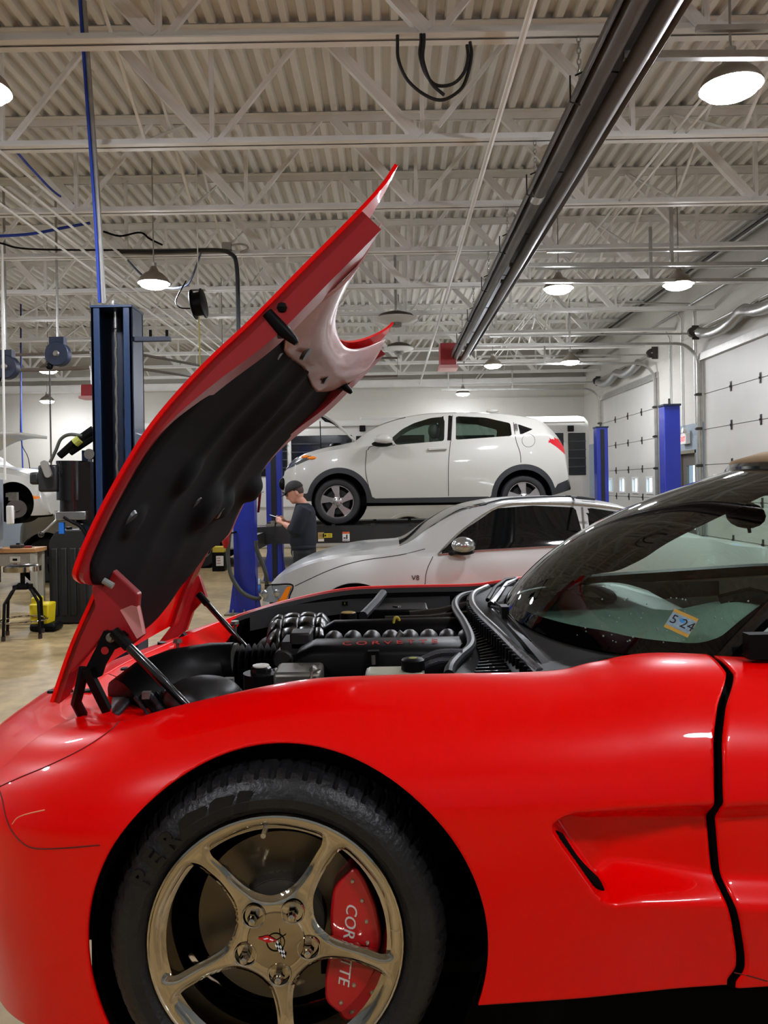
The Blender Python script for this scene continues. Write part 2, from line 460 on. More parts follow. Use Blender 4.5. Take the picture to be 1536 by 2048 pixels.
# pipes and conduits under the roof
M_galv = mat('galvanised steel', '#a9a8a4', .35, .85, noise=.1, nscale=14)
M_black = mat('black rubber', '#141415', .55)
M_dkpipe = mat('brown painted pipe', '#5d5248', .5)
def run(name, pts, r, m, label, cat, group=None, n=8):
    return tag(obj(name, MB().tube(pts, r, n), m), label, cat, group)
run('sprinkler_pipe', [(.88, 2.5, 4.40), (.88, YB - .02, 4.40)], .022, M_steel, 'white sprinkler pipe running away under the joists left of the black heater tubes', 'pipe')
for i, x in enumerate((-3.75, -3.55, -3.36, -3.2)):
    run('conduit', [(x, 2.5, 4.40 + .01 * i), (x, YB - .02, 4.40 + .01 * i)], .014, M_steel, ('leftmost of the four thin pale conduits bundled under the joists at left', 'second from left of the four bundled pale conduits', 'third from left of the four bundled pale conduits', 'rightmost of the four thin pale conduits bundled at left')[i], 'conduit', 'bundled conduits under the joists at left')
for i, x in enumerate((2.42, 2.52)):
    run('conduit', [(x, 2.5, 4.5), (x, YB - .02, 4.5)], .011, M_steel, ('left conduit of the thin pair running above the lamps', 'right conduit of the thin pair running above the lamps')[i], 'conduit', 'paired conduits above the lamps')
run('wall_conduit', [(XR - .06, 3, 5.32), (XR - .06, YB, 5.32)], .05, mat('dark grey pipe', '#3c3b3b', .5), 'thick dark pipe along the top of the right wall', 'pipe')
run('wall_conduit', [(XR - .17, 3, 5.22), (XR - .17, YB, 5.22)], .028, M_galv, 'thin bright conduit beside the dark pipe atop the right wall', 'conduit')
run('wall_conduit', [(XR - .05, 3, 4.75), (XR - .05, YB, 4.75)], .022, M_galv, 'grey conduit running along the right wall above the door shafts', 'conduit')
# edge beam in front of the back wall, a duct and brown gas pipes
struct(obj('trim_1', MB().box(((XL + XR) / 2, YB - .2, 4.42), (XR - XL, .16, .18)).box(((XL + XR) / 2, YB - .2, 4.33), (XR - XL, .26, .02)).box(((XL + XR) / 2, YB - .2, 4.51), (XR - XL, .26, .02)), M_steel))
run('gas_pipe', [(P(560, 757, 16).x, 16, H + .01), P(560, 757, 16), P(795, 752, 16), P(795, 716, 16), P(640, 716, 16)], .025, M_dkpipe, 'dark brown gas pipe bending in front of the back wall', 'pipe')
run('gas_pipe', [P(-40, 712, 11), P(180, 705, 11)], .02, M_dkpipe, 'dark pipe passing the round hose reel at left', 'pipe')
run('gas_pipe', [P(-40, 741, 11), P(100, 739, 11), P(180, 735, 11)], .028, M_dkpipe, 'dark brown pipe below the round hose reel at left', 'pipe')
run('gas_pipe', [P(262, 705, 11), P(420, 735, 13.0), P(540, 775, 21.68)], .02, M_dkpipe, 'upper of two brown pipes slanting right of the lift column', 'pipe')
run('gas_pipe', [P(262, 735, 11), P(420, 758, 13.0), P(540, 795, 21.68)], .02, M_dkpipe, 'lower of two brown pipes slanting right of the lift column', 'pipe')
# ================================================================ high-bay lamps
M_lens = mat('lit lens', '#ffffff', .4, emit='#f3f6ff', estr=LAMP_POWER)
M_lens.cycles.emission_sampling = 'FRONT_BACK'
M_shade = mat('bronze lamp shade', '#8f877d', .4, .4)
ZLAMP = 4.0
def make_lamp():
    t = thing('high_bay_lamp', 'lamp', 'lamp')
    mb = MB().lathe([(.03, .2), (.045, .17), (.06, .14), (.11, .11), (.16, .06), (.185, .015), (.186, .0), (.18, .0), (.16, .03), (.06, .07)], 28)
    obj('shade', mb, M_shade, t)
    obj('lens', MB().lathe([(.0001, -.06), (.11, -.05), (.152, -.03), (.165, .012)], 18), M_lens, t)
    h = obj('hanger', MB().tube([(0, 0, .2), (0, 0, 1.47)], .008, 6).lathe([(.03, .19), (.035, .24), (.0, .25)], 12), M_galv, t)
    return t
LG = 'round high-bay lamps under the joists'
lamps = [(2.13, 4.72, 'large glaring round lamp at upper right beside the heater tubes'),
         (-2.42, 4.6, 'round lamp glaring at the left edge of the picture'),
         (-2.72, 9.0, 'round lamp hanging above the dark blue lift column at left'),
         (2.13, 9.55, 'round lamp just right of the heater tubes, between door tracks'),
         (3.58, 9.45, 'round lamp near the right wall in front of the overhead door'),
         (2.14, 15.7, 'round lamp beside the far end of the heater tubes'),
         (3.65, 15.4, 'small round lamp above the far overhead door track'),
         (1.95, 20.2, 'small lamp hanging low before the back wall above the white crossover'),
         (-9.0, 20.3, 'small lamp hanging before the back wall at far left'),
         (-3.05, 14.2, 'small lamp peeking out behind the raised red hood')]
hidden = [(-2.5, -1.2), (2.13, -1.2), (-6.6, 4.7), (-6.6, 9.0), (-6.8, 15.4), (-10.5, 6.0), (-2.9, 18.2), (4.6, 1.6), (-6.5, 18.4)]
proto = make_lamp(); first = True
for x, y, lab in lamps + [(x, y, 'round high-bay lamp of the grid beyond the edges of the picture') for x, y in hidden]:
    o = proto if first else copy_tree(proto); first = False
    z = 3.96 if y > 20.1 else ZLAMP
    o.location = (x, y, z); tag(o, lab, 'lamp', LG)
# ================================================================ overhead doors on the right wall
M_door = mat('white door panel', '#c8c6be', .45, noise=.04, nscale=2)
M_hinge = mat('dark hinge steel', '#4a4742', .45, .7)
M_trackm = mat('track steel', '#b5b4ae', .32, .8, noise=.12, nscale=9)
M_pane = glass_mat('clear pane', '#eef4f4')
M_vinyl = mat('white vinyl frame', '#ececea', .4)
PANH = .62
def overhead_door(idx, y0, y1):
    W = y1 - y0; d = struct(obj('door_%d' % idx, MB().box((XR + .02, y0 - .06, DH / 2), (.1, .1, DH)).box((XR + .02, y1 + .06, DH / 2), (.1, .1, DH)).box((XR - .015, (y0 + y1) / 2, DH + .03), (.07, W + .2, .12)), M_trackm, smooth=None))
    nwin = 4
    for k in range(6):
        z0, z1 = k * PANH + .006, (k + 1) * PANH - .006
        mb = MB(); xs = XR + .05
        if k == 2:        # the row with windows
            ww, wh = .36, .30; zc = z0 + .26; cs = [y1 - W * (i + .62) / (nwin + .25) for i in range(nwin)]
            mb.box((xs, (y0 + y1) / 2, (z0 + zc - wh / 2) / 2), (.05, W, zc - wh / 2 - z0)); mb.box((xs, (y0 + y1) / 2, (z1 + zc + wh / 2) / 2), (.05, W, z1 - zc - wh / 2))
            edges = [y0] + [v for c in sorted(cs) for v in (c - ww / 2, c + ww / 2)] + [y1]
            for a, b in zip(edges[::2], edges[1::2]): mb.box((xs, (a + b) / 2, zc), (.05, b - a, wh))
        else: mb.box((xs, (y0 + y1) / 2, (z0 + z1) / 2), (.05, W, z1 - z0))
        if k < 5: mb.box((xs + .02, (y0 + y1) / 2, z1 + .006), (.03, W, .05))
        p = obj('panel', mb, M_door, d, smooth=None)
        if k == 2:
            for c in cs:
                f = MB()
                for dz in (-1, 1): f.box((xs - .03, c, zc + dz * (wh / 2 + .015)), (.03, ww + .07, .04))
                for dy in (-1, 1): f.box((xs - .03, c + dy * (ww / 2 + .015), zc), (.03, .04, wh))
                obj('window_frame', f, M_vinyl, p, smooth=None); obj('pane', MB().box((xs, c, zc), (.006, ww, wh)), M_pane, p, smooth=None)
        if k < 5:
            for i in range(3 if W > 3 else 1):
                c = y1 - W * (i + 1.1) / 4.2
                obj('hinge', MB().box((xs - .03, c, z1 + .006), (.012, .05, .16)).box((xs - .042, c, z1 + .006), (.03, .022, .03)).prism([(-.07, 0), (0, .03), (.07, 0), (0, -.03)], 0, .012, frame((xs - .03, c, z1), (0, 0, 1), (0, 1, 0))), M_hinge, p, smooth=None)
    # vertical tracks with rollers, curves and the horizontal tracks hung from the joists
    for yy, sgn in ((y0 - .03, -1), (y1 + .03, 1)):
        zt = 4.0; R = .38; pts = [(XR - .06, yy, .05), (XR - .06, yy, zt - R)]
        for i in range(1, 9):
            a = PI / 2 * i / 8; pts.append((XR - .06 - R + R * math.cos(a), yy, zt - R + R * math.sin(a)))
        pts.append((1.38, yy, zt + .04))
        obj('track', MB().tube(pts, .03, 4, flat=1.0), M_trackm, d)
        obj('track', MB().tube([(XR - .1, yy, 4.17), (1.5 + .3, yy, 4.19)], .022, 4), M_trackm, d)
        mbr = MB()
        for z in (.6, 1.2, 1.85, 2.5, 3.1): mbr.box((XR - .05, yy, z), (.09, .05, .05)).cyl((XR - .1, yy - .03, z), (XR - .1, yy + .03, z), .02, n=8)
        obj('rollers', mbr, M_hinge, d)
        for x in (1.55, 3.2): obj('hanger', MB().box((x, yy, (zt + .02 + ZL) / 2 + .1), (.035, .03, ZL - zt + .2)), M_trackm, d, smooth=None)
        obj('drum', MB().cyl((XR - .13, yy - .04, 4.2), (XR - .13, yy + .04, 4.2), .09, n=16).box((XR - .07, yy + sgn * .05, 4.2), (.12, .02, .25)), M_hinge, d)
    obj('shaft', MB().cyl((XR - .13, y0 - .1, 4.2), (XR - .13, y1 + .1, 4.2), .016, n=8), M_trackm, d)
    return d
for i, (a, b) in enumerate(DOORS): overhead_door(i + 1, a, b)
# silver wrapped springs sagging under each shaft
M_foil = mat('crinkled silver foil', '#b9b9b7', .3, .8, bump=.5, bscale=26)
for (a, b), lab in zip(DOORS[:3], ('sagging silver foil duct above the far overhead door', 'sagging silver foil duct above the nearer overhead door', 'silver foil duct above the overhead door outside the picture')):
    m = (a + b) / 2; pts = [(XR - .22, m + t * (b - a) * .4, 4.13 - .15 * abs(math.sin(PI * t)) ** .8) for t in np.linspace(-.95, .95, 24)]
    pts = [(p[0], p[1], p[2]) for p in pts]
    t = thing('foil_duct', lab, 'duct', (XR - .2, m, 4.0), group='foil ducts above the overhead doors')
    obj('duct_tube', MB().tube(pts, [.085 + .006 * (i % 2) for i in range(24)], 14), M_foil, t, world=True)
    for q in (.2, .5, .8): 
        pp = pts[int(q * 23)]; obj('strap', MB().tube([(XR - .02, pp[1], 4.22), (pp[0], pp[1], pp[2])], .012, 6), M_galv, t, world=True)

# man door with a narrow window, its frame, and the exit sign
M_dgrey = mat('dark grey door', '#5a5750', .5); M_frame = mat('brown grey frame', '#77705f', .5)
y0, y1 = MANDOOR
d = struct(obj('door_5', MB().box((XR + .08, y0 + .03, 1.075), (.16, .06, 2.15)).box((XR + .08, y1 - .03, 1.075), (.16, .06, 2.15)).box((XR + .08, (y0 + y1) / 2, 2.12), (.16, y1 - y0, .06)), M_frame, smooth=None))
lf = obj('leaf', MB().box((XR + .1, y0 + .16, 1.05), (.045, .2, 2.08)).box((XR + .1, y1 - .16, 1.05), (.045, .2, 2.08)).box((XR + .1, (y0 + y1) / 2, .35), (.045, .4, .68)).box((XR + .1, (y0 + y1) / 2, 1.98), (.045, .4, .22)), M_dgrey, d, smooth=None)
obj('pane', MB().box((XR + .1, (y0 + y1) / 2, 1.28), (.008, .4, 1.2)), M_pane, lf, smooth=None)
obj('push_bar', MB().box((XR + .05, (y0 + y1) / 2, 1.0), (.05, .6, .06)), M_galv, lf, smooth=None)
t = thing('exit_sign', 'small white exit sign with red letters above the grey side door', 'sign', (XR - .05, 14.2, 2.36))
obj('housing', MB().box((0, 0, 0), (.09, .32, .2)), mat('white plastic', '#e6e4de', .4), t, bevel=.008)
obj('lettering', text_mb('EXIT', .13, frame((-.048, 0, -.01), (0, -1, 0), (0, 0, 1))), mat('red letters', '#d01818', .4, emit='#e02020', estr=.8), t, smooth=None)
for s in (-1, 1): obj('lamp_head', MB().cyl((-.02, s * .12, .14), (-.09, s * .12, .15), .05, n=12), mat('white plastic', '#e6e4de', .4), t)
# conduits on the pier between the doors
for i, (yy, zt, lab) in enumerate(((14.95, 4.5, 'thin conduit climbing the wall pier left of the exit sign'), (14.35, 4.75, 'thin conduit above the exit sign on the wall pier'), (13.75, 4.75, 'thin conduit on the wall pier nearest the front overhead door'))):
    run('wall_conduit', [(XR - .03, yy, 2.6), (XR - .03, yy, zt - .15), (XR - .1, yy, zt), (XR - 1.9, yy, zt + .05)], .014, M_galv, lab, 'conduit')
# outdoors: bright ground and a sky-blue container seen through the small panes
obj_g = MB().box((XR + 20.3, 8, -.12), (39, 60, .1)); struct(obj('ground_outside', obj_g, mat('pale pavement', '#b8b4aa', .8)))
c = thing('storage_container', 'bright blue object standing outside behind the small door windows', 'container', (8.2, 16.9, -.07))
obj('body', MB().box((0, 0, 1.25), (1.4, 1.0, 2.5)), mat('bright blue paint', '#1f7fe0', .5), c, bevel=.03)
c2 = thing('storage_container', 'blue object standing outside beyond the nearer overhead door windows', 'container', (8.0, 16.0 - 3.4, -.07))
obj('body', MB().box((0, 0, 1.25), (1.2, .9, 2.5)), mat('bright blue paint', '#1f7fe0', .5), c2, bevel=.03)
hd = thing('hedge', 'green bush outside seen through the side door pane', 'bush', (9.5, 19.5, -.07))
mb = MB()
for i in range(40):
    mb.ball((random.uniform(-.6, .6), random.uniform(-1.2, 1.2), random.uniform(.2, 1.0)), random.uniform(.15, .3), 8)
obj('foliage', mb, mat('leaf green', '#7f9a3a', .7, noise=.3, nscale=12), hd)

# ================================================================ radiant tube heater
M_tube = mat('dark steel heater tube', '#6a6562', .5, .35, noise=.3, nscale=5, stretch=(1, .25, 1))
M_refl = mat('dull aluminium reflector', '#8d8b88', .35, .85)
HX, HZ, HY0, HY1 = 1.36, 4.0, 2.2, 14.7
h = thing('tube_heater', 'long black twin-tube radiant heater hanging along the ceiling', 'heater', (HX, HY0, HZ))
for s in (-1, 1): obj('heater_tube', MB().cyl((HX + s * .085, HY0, HZ), (HX + s * .085, HY1, HZ), .055, n=18), M_tube, h, world=True)
mb = MB(); pr = [(-.17, -.03), (-.16, .06), (-.08, .1), (.08, .1), (.16, .06), (.17, -.03)]
mb.grid([[(HX + x, HY0, HZ + z) for x, z in pr], [(HX + x, HY1 - .3, HZ + z) for x, z in pr]])
obj('reflector', mb, M_tube, h, world=True, thick=.004)
obj('tube_band', MB().cyl((HX - .085, 6.35, HZ), (HX - .085, 6.5, HZ), .059, n=18), mat('bright band', '#b9b6b0', .4, .5), h, world=True)
obj('return_bend', MB().tube([(HX - .085, HY1, HZ), (HX - .06, HY1 + .08, HZ), (HX + .06, HY1 + .08, HZ), (HX + .085, HY1, HZ)], .055, 12), M_tube, h, world=True)
M_redbox = mat('burner red', '#a5242a', .45)
bb = obj('burner_box', MB().box((HX - .22, HY1 + .05, HZ + .05), (.3, .5, .42)), M_redbox, h, world=True, bevel=.01)
obj('burner_cover', MB().box((HX - .22, HY1 + .0, HZ - .19), (.36, .5, .06)), mat('pale red cover', '#d99c96', .5), bb, world=True)
for y in (3.43, 4.95, 6.45, 7.98, 9.5, 11.2, 12.95):
    mb = MB(); z = HZ + .1
    k = 0
    while z < ZL - .02:
        mb.tube([(HX - .1 + (.012 if k % 2 else 0) * math.cos(a), y + (0 if k % 2 else .012) * math.cos(a), z + .02 + .024 * math.sin(a)) for a in np.linspace(0, 2 * PI, 9)[:-1]], .004, 5, closed=True); z += .036; k += 1
    obj('chain', mb, M_galv, h, world=True)
    obj('bracket', MB().tube([(HX - .22, y - .25, HZ + .08), (HX - .22, y - .25, HZ - .08), (HX - .16, y - .25, HZ - .1)], .006, 6).tube([(HX - .19, y - .25, HZ + .08), (HX - .1, y - .25, HZ + .12), (HX + .19, y - .25, HZ + .08)], .006, 6), M_black, h, world=True)

# ================================================================ dish fans below the roof, coil of cable on a joist
for (px, py, Y, r, lab) in ((792, 642, 12.6, .36, 'wide white dish fan under the roof behind the hood tip'), (798, 700, 15.6, .30, 'smaller white dish fan farther back under the roof')):
    c = P(px, py, Y); f = thing('dish_fan', lab, 'fan', c, group='white dish fans under the roof')
    obj('dish', MB().lathe([(.001, -.04), (r * .6, -.03), (r, .02), (r * .98, .04), (r * .5, .0)], 28), mat('white dish', '#d8d6d0', .5), f)
    obj('hood_cap', MB().lathe([(r * .9, .04), (r * .75, .1), (r * .3, .15), (.001, .16)], 24), mat('dark brown cap', '#4c3f38', .5), f)
    obj('stem', MB().cyl((0, 0, .15), (0, 0, H - c.z + .02), .02, n=8), M_galv, f)
    obj('motor', MB().lathe([(.001, -.1), (.09, -.09), (.1, -.04)], 16), mat('motor grey', '#77736d', .5), f)
t = thing('cable_coil', 'loose coil of black cable hung over the front joist', 'cable', P(870, 90, 4.9))
Y = 4.9
loops = [[(795, 68), (795, 84), (797, 120), (815, 160), (850, 190), (885, 200), (920, 180), (935, 150), (943, 110), (940, 84)],
         [(842, 68), (842, 84), (840, 110), (850, 145), (872, 170), (905, 168), (928, 145), (936, 115), (934, 90)],
         [(848, 68), (848, 84), (846, 120), (862, 165), (888, 190)]]
for i, l in enumerate(loops): obj('loop', MB().tube([P(x, y, Y - .015 * i) for x, y in catmull(l, 6)], .011, 8), M_black, t, world=True)
# ================================================================ the red sports car, standing raised on a low lift
YC = 2.30                                    # its centre line
M_red = mat('red car paint', (.96, .0, .0), .30, 0, coat=.45, spec=.12, coat_rough=.025)
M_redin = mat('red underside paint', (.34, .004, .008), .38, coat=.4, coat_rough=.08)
M_pink = mat('pale pink panel', '#c79c98', .34, coat=.4, coat_rough=.12, noise=.12, nscale=5)  # pale pink colour of the hood's rear inner panel
M_seam = mat('dark red seam', '#5a0606', .6)
M_blk = mat('black plastic', '#0a0a0b', .45, spec=.12)
M_blkgl = mat('gloss black', '#08080a', .12, coat=.6)
M_blkmat = mat('matt black', '#060606', .8, spec=.1)
M_chrome = mat('chrome', '#d2c9b8', .06, 1.0)
M_rubber = mat('tyre rubber', '#1b1b1c', .42, bump=.25, bscale=90, noise=.25, nscale=18)
M_steelg = mat('cast grey metal', '#7b776e', .42, .7, noise=.2, nscale=30)
car = thing('sports_car', 'red low sports car with its hood raised, chrome five-spoke wheel', 'car', (0, YC, .44))
def cpart(name, mb, m, parent=None, **k): return obj(name, mb, m, parent or car, world=True, **k)

# ---- body shell: a surface swept along the plan outline (door > fender > nose)
rows = [((1.15, 1.395, 1.00), (1.15, 1.62, 1.225), .675, .05), ((.80, 1.388, 1.00), (.80, 1.622, 1.226), .665, .05),
        ((.55, 1.385, 1.00), (.55, 1.625, 1.237), .655, .05), ((.43, 1.383, 1.00), (.42, 1.615, 1.222), .65, .045),
        ((.30, 1.381, 1.00), (.31, 1.60, 1.208), .645, .04), ((0, 1.378, .99), (0, 1.60, 1.206), .64, .03),
        ((-.2, 1.378, .98), (-.2, 1.60, 1.197), .64, .03), ((-.4, 1.385, .97), (-.42, 1.60, 1.155), .63, .03),
        ((-.55, 1.402, .95), (-.56, 1.61, 1.118), .585, .03), ((-.72, 1.475, .93), (-.655, 1.69, 1.09), .545, .035),
        ((-.88, 1.60, .91), (-.735, 1.82, 1.07), .52, .05), ((-1.02, 1.80, .89), (-.80, 1.98, 1.055), .50, .07),
        ((-1.11, 2.04, .875), (-.84, 2.14, 1.05), .50, .07), ((-1.14, 2.30, .87), (-.85, 2.30, 1.05), .50, .07)]
def shell(ns, nt, rows=rows):
    Ms = np.array([r[0] for r in rows]); n0 = len(rows)
    sm = catmull([list(r[0]) + list(r[1]) + [r[2], r[3]] for r in rows], 24); sm = np.array(sm)
    L = np.concatenate([[0], np.cumsum(np.linalg.norm(np.diff(sm[:, :3], axis=0), axis=1))]); q = np.linspace(0, L[-1], ns)
    S = np.stack([np.interp(q, L, sm[:, k]) for k in range(8)], 1)
    Mx, I = S[:, :3], S[:, 3:6]; zB, tk = S[:, 6], S[:, 7]
    out = Mx - I; out[:, 2] = 0; ln = np.linalg.norm(out, axis=1, keepdims=True); no = out / ln
    B = Mx - no * tk[:, None]; B[:, 2] = zB
    dz = (I[:, 2] - Mx[:, 2])[:, None]; up = np.array([[0, 0, 1.0]])
    nose = sstep(.25, .9, (1.6 - Mx[:, 0]) / 3)[:, None] * 0
    C1 = Mx + up * dz * .55; C2 = I + out * .52 + up * np.where(ln > .26, -.012, .008)
    D1 = Mx - up * (Mx[:, 2] - zB)[:, None] * .45; D2 = B + up * (Mx[:, 2] - zB)[:, None] * .3 + no * (tk[:, None] * .35)
    G = np.zeros((ns, nt, 3)); h = int(nt * .58)
    for j in range(nt):
        if j < h:
            t = j / h; G[:, j] = (1 - t) ** 3 * B + 3 * t * (1 - t) ** 2 * D2 + 3 * t * t * (1 - t) * D1 + t ** 3 * Mx
        else:
            t = (j - h) / (nt - 1 - h); G[:, j] = (1 - t) ** 3 * Mx + 3 * t * (1 - t) ** 2 * C1 + 3 * t * t * (1 - t) * C2 + t ** 3 * I
    return G, I
WC = P(550, 1890, 1.415)                      # near front wheel centre
ARCH = (WC.x + .022, WC.z - .002, .368)
G0, Iline = shell(560, 200)
bv0 = bvh_of(G0[::4, ::4])
def px2(x, y):
    q = cast(bv0, x, y) or P(x, y, 1.39); return (q.x, q.z)
# scallop behind the wheel that opens into the door
def scallop(G):
    X, Z = G[..., 0], G[..., 2]
    tip = px2(1096, 1655); lo = px2(1207, 1812); tr = px2(1440, 1582); br = px2(1470, 1835); top = px2(1135, 1622)
    def side(a, b):      # positive on the inner (right-hand) side of a>b
        d = np.array([b[0] - a[0], b[1] - a[1]]); d /= np.linalg.norm(d); return (X - a[0]) * -d[1] + (Z - a[1]) * d[0]
    front = side(tip, lo)
    far = .55
    poly = rounded([top, tip, lo, (br[0] + far, br[1] - .012), (tr[0] + far, tr[1] + .014)], [.05, .03, .03, .001, .001], 6)
    ins = -sd_poly(X, Z, poly)
    wd = .055 - .044 * np.exp(-(np.maximum(front, 0) / .035) ** 2)
    k = sstep(-.006, 1, ins / wd)
    depth = .085 * (1 - .5 * sstep(.10, .36, X - tip[0])); fade = 1
    G = G.copy(); G[..., 1] += k * depth * fade
    # soft roll below the scallop
    return G
G1 = scallop(G0)
X, Z, Yv = G1[..., 0], G1[..., 2], G1[..., 1]
sd_arch = np.where(Yv < 1.8, np.hypot(X - ARCH[0], Z - ARCH[1]) - ARCH[2], 1.0)
gapz = [px2(x, y) for x, y in [(1450, 1345), (1432, 1420), (1425, 1500), (1427, 1600), (1434, 1680), (1441, 1760), (1462, 1850), (1470, 1930), (1474, 1990)]]
gf = pl([p[1] for p in gapz][::-1], [p[0] for p in gapz][::-1])
sd_gap = -(X - gf(Z) - .0015)
sd_door = -(X - gf(Z) - .0135)
G1b = G1.copy(); G1b[..., 1] -= 0.012 * sstep(0, .02, X - gf(Z)) * (Yv < 1.8)          # the door stands a little proud
Gs, lab = snap_cut(G1b, [sd_arch, sd_door, sd_gap])
fender = cpart('front_body', mb_from(Gs, lab, 0, True), M_red, smooth=60, thick=.006)
door = cpart('door', mb_from(Gs, lab, 2, True), M_red, smooth=60, thick=.006)
BV = bvh_of(G1b[::3, ::3])
def seam(name, pts, r=.0013, m=M_seam, parent=fender, off=.0004): return cpart(name, MB().tube(cast_line(BV, pts, off), r, 6), m, parent)
seam('panel_seam', [(-2, 1576), (5, 1600), (14, 1640), (30, 1670), (60, 1694), (110, 1697), (200, 1690)])
seam('panel_seam', [(252, 1418), (240, 1440), (222, 1460), (170, 1495), (100, 1530), (40, 1555), (-2, 1574)])
seam('rocker_seam', [(1468, 1945), (1500, 1952), (1534, 1962)], parent=door)
seam('scratch', [(25, 1648), (35, 1636), (55, 1628), (90, 1620)], .0012, mat('pale scratch', '#f0a070', .6))
# dark slit of the side vent
vs_ = [q + Vector((.010, .034, .009)) for q in cast_line(bv0, [(1106, 1690), (1150, 1755), (1206, 1810)])]
cpart('vent_slit', MB().tube(vs_, [.004] + [.011] * (len(vs_) - 3) + [.008, .003], 8), M_blkmat, fender)
mk = MB(); sel = (np.abs(X - gf(Z) - .008) < .04) & (Yv < 1.7); cols = [i for i in range(sel.shape[0]) if sel[i].any()]
Gk_ = G1b[cols[0]:cols[-1] + 1:2, ::3].copy(); Gk_[..., 1] += .018; Gk_[..., 2] -= .012
cpart('gap_filler', MB().grid(Gk_), M_blkmat, fender, smooth=60)
cpart('arch_plate', MB().box((-.59, 1.66, .66), (.02, .30, .5)), M_blkmat)
cpart('undertray', MB().box((-.66, 2.3, .63), (.3, 1.2, .02)).box((.45, 2.3, .66), (1.2, 1.6, .02)), M_blkmat)
# far half of the shell, mirrored
def mirror(G): G = np.array(G).copy(); G[..., 1] = 2 * YC - G[..., 1]; return G
Gm, Im = shell(200, 70); Gm[..., 2] -= .04 * sstep(.60, .66, Gm[..., 0]) * sstep(.95, 1.1, Gm[..., 2])
X2, Z2, Y2 = Gm[..., 0], Gm[..., 2], Gm[..., 1]
sda = np.where(Y2 < 1.8, np.hypot(X2 - ARCH[0], Z2 - ARCH[1]) - ARCH[2], 1.0)
Gq, lb = snap_cut(Gm, [sda]); cpart('front_body', mb_from(mirror(Gq), lb, 0), M_red, smooth=60, thick=.006)
# flanges and black inner sides of the engine bay
for mir in (False, True):
    I2 = Iline[::4].copy(); inner = []
    for k, p in enumerate(I2):
        fr = float(sstep(-.5, -.8, p[0])); v = np.array([.5 * fr, 1 - .6 * fr, 0]); v /= np.linalg.norm(v)
        inner.append([p, p + v * .012 + np.array([0, 0, -.006])])
    Gi = np.array(inner); keep = Gi[:, 0, 0] < .62
    Gi = Gi[keep]; cpart('flange', MB().grid(mirror(Gi) if mir else Gi), M_redin, smooth=60)
    sel = [(p[1], p[1] + np.array([0, .045, -.012]), p[1] + np.array([0, .05, -.06]), p[1] + np.array([0, .08, -.42])) for p in Gi if p[0][0] > -.62]
    Gj = np.array(sel); cpart('inner_fender', MB().grid(mirror(Gj) if mir else Gj), M_blkmat, smooth=50)
# red shelf and black tub of the bay
front = [p for p in Iline[::6] if p[0] < -.60]
sh = np.array([[p, (p[0] + .03, p[1] + (.02 if p[1] < 2.25 else 0), p[2] - .012), (-.60 + .02 * (p[1] - 2.3), max(p[1], 1.78), 1.03)] for p in front])
shelf = cpart('radiator_shelf', MB().grid(sh).grid(mirror(sh)), M_red, smooth=40)
for px, py in ((105, 1418), (137, 1431), (250, 1365), (175, 1397)):
    q = P(px, py, 2.1 if px < 200 else 2.35); cpart('clip', MB().lathe([(.0001, .008), (.012, .006), (.014, 0)], 10, Matrix.Translation((q.x, q.y, 1.05))), M_blk, shelf)
cpart('bay_tub', MB().box((-.15, 2.3, .70), (1.1, 1.45, .04)).box((.47, 2.3, .93), (.04, 1.4, .45)).box((-.66, 2.3, .82), (.04, 1.2, .36)), M_blkmat)
# wheel arch liner
mb = MB(); Gw = []
for a in np.linspace(-.95, PI + .95, 48): Gw.append([(ARCH[0] + .369 * math.cos(a), 1.455, ARCH[1] + .372 * math.sin(a)), (ARCH[0] + .385 * math.cos(a), 1.5, ARCH[1] + .385 * math.sin(a)), (ARCH[0] + .385 * math.cos(a), 1.78, ARCH[1] + .385 * math.sin(a)), (ARCH[0], 1.80, ARCH[1])])
cpart('arch_liner', MB().grid(Gw), M_blkmat, smooth=50)
cpart('door_jamb', MB().box((.625, 1.52, .88), (.2, .06, .44)), M_blkmat)

# ---- wheel
WY = WC.y
wheel = cpart('wheel', MB().lathe([(.224, .19), (.214, .175), (.200, .12), (.198, .05), (.206, .02), (.226, .012), (.233, .002), (.2365, .003), (.238, .012)], 72, Matrix.Translation((WC.x, WY, WC.z)) @ Matrix.Rotation(-PI / 2, 4, 'X')), M_chrome)
def wpt(r, a, d): return (WC.x + r * math.cos(a), WY + d, WC.z + r * math.sin(a))
nr, na = 46, 360
rr = np.linspace(.004, .2345, nr); aa = np.linspace(0, 2 * PI, na, endpoint=False) + math.radians(5)
RR, AA = np.meshgrid(rr, aa, indexing='ij')
dep = .004 + .016 * sstep(.23, .14, RR) - .006 * sstep(.10, .06, RR)
Gp = np.stack([WC.x + RR * np.cos(AA), WY + dep, WC.z + RR * np.sin(AA)], -1)
win = [(31, .86), (31, .74), (29.3, .57), (24, .435), (12, .36), (0, .34), (-12, .36), (-24, .435), (-29.3, .57), (-31, .74), (-31, .86), (-26, .91), (0, .925), (26, .91)]
Gp = np.concatenate([Gp, Gp[:, :1]], 1); sdw = np.full(Gp.shape[:2], 1e9)
for k in range(5):
    ca = math.radians(95 + 72 * k); poly = catmull([(.2345 * r * math.cos(ca + math.radians(a)), .2345 * r * math.sin(ca + math.radians(a))) for a, r in win], 5, closed=True)
    sdw = np.minimum(sdw, sd_poly(Gp[..., 0] - WC.x, Gp[..., 2] - WC.z, poly))
Gp[..., 1] += .006 * (1 - sstep(0, .011, np.abs(sdw)))
Gp[:, -1] = Gp[:, 0]
Gq, lb = snap_cut(Gp, [sdw]); Gq[:, -1] = Gq[:, 0]
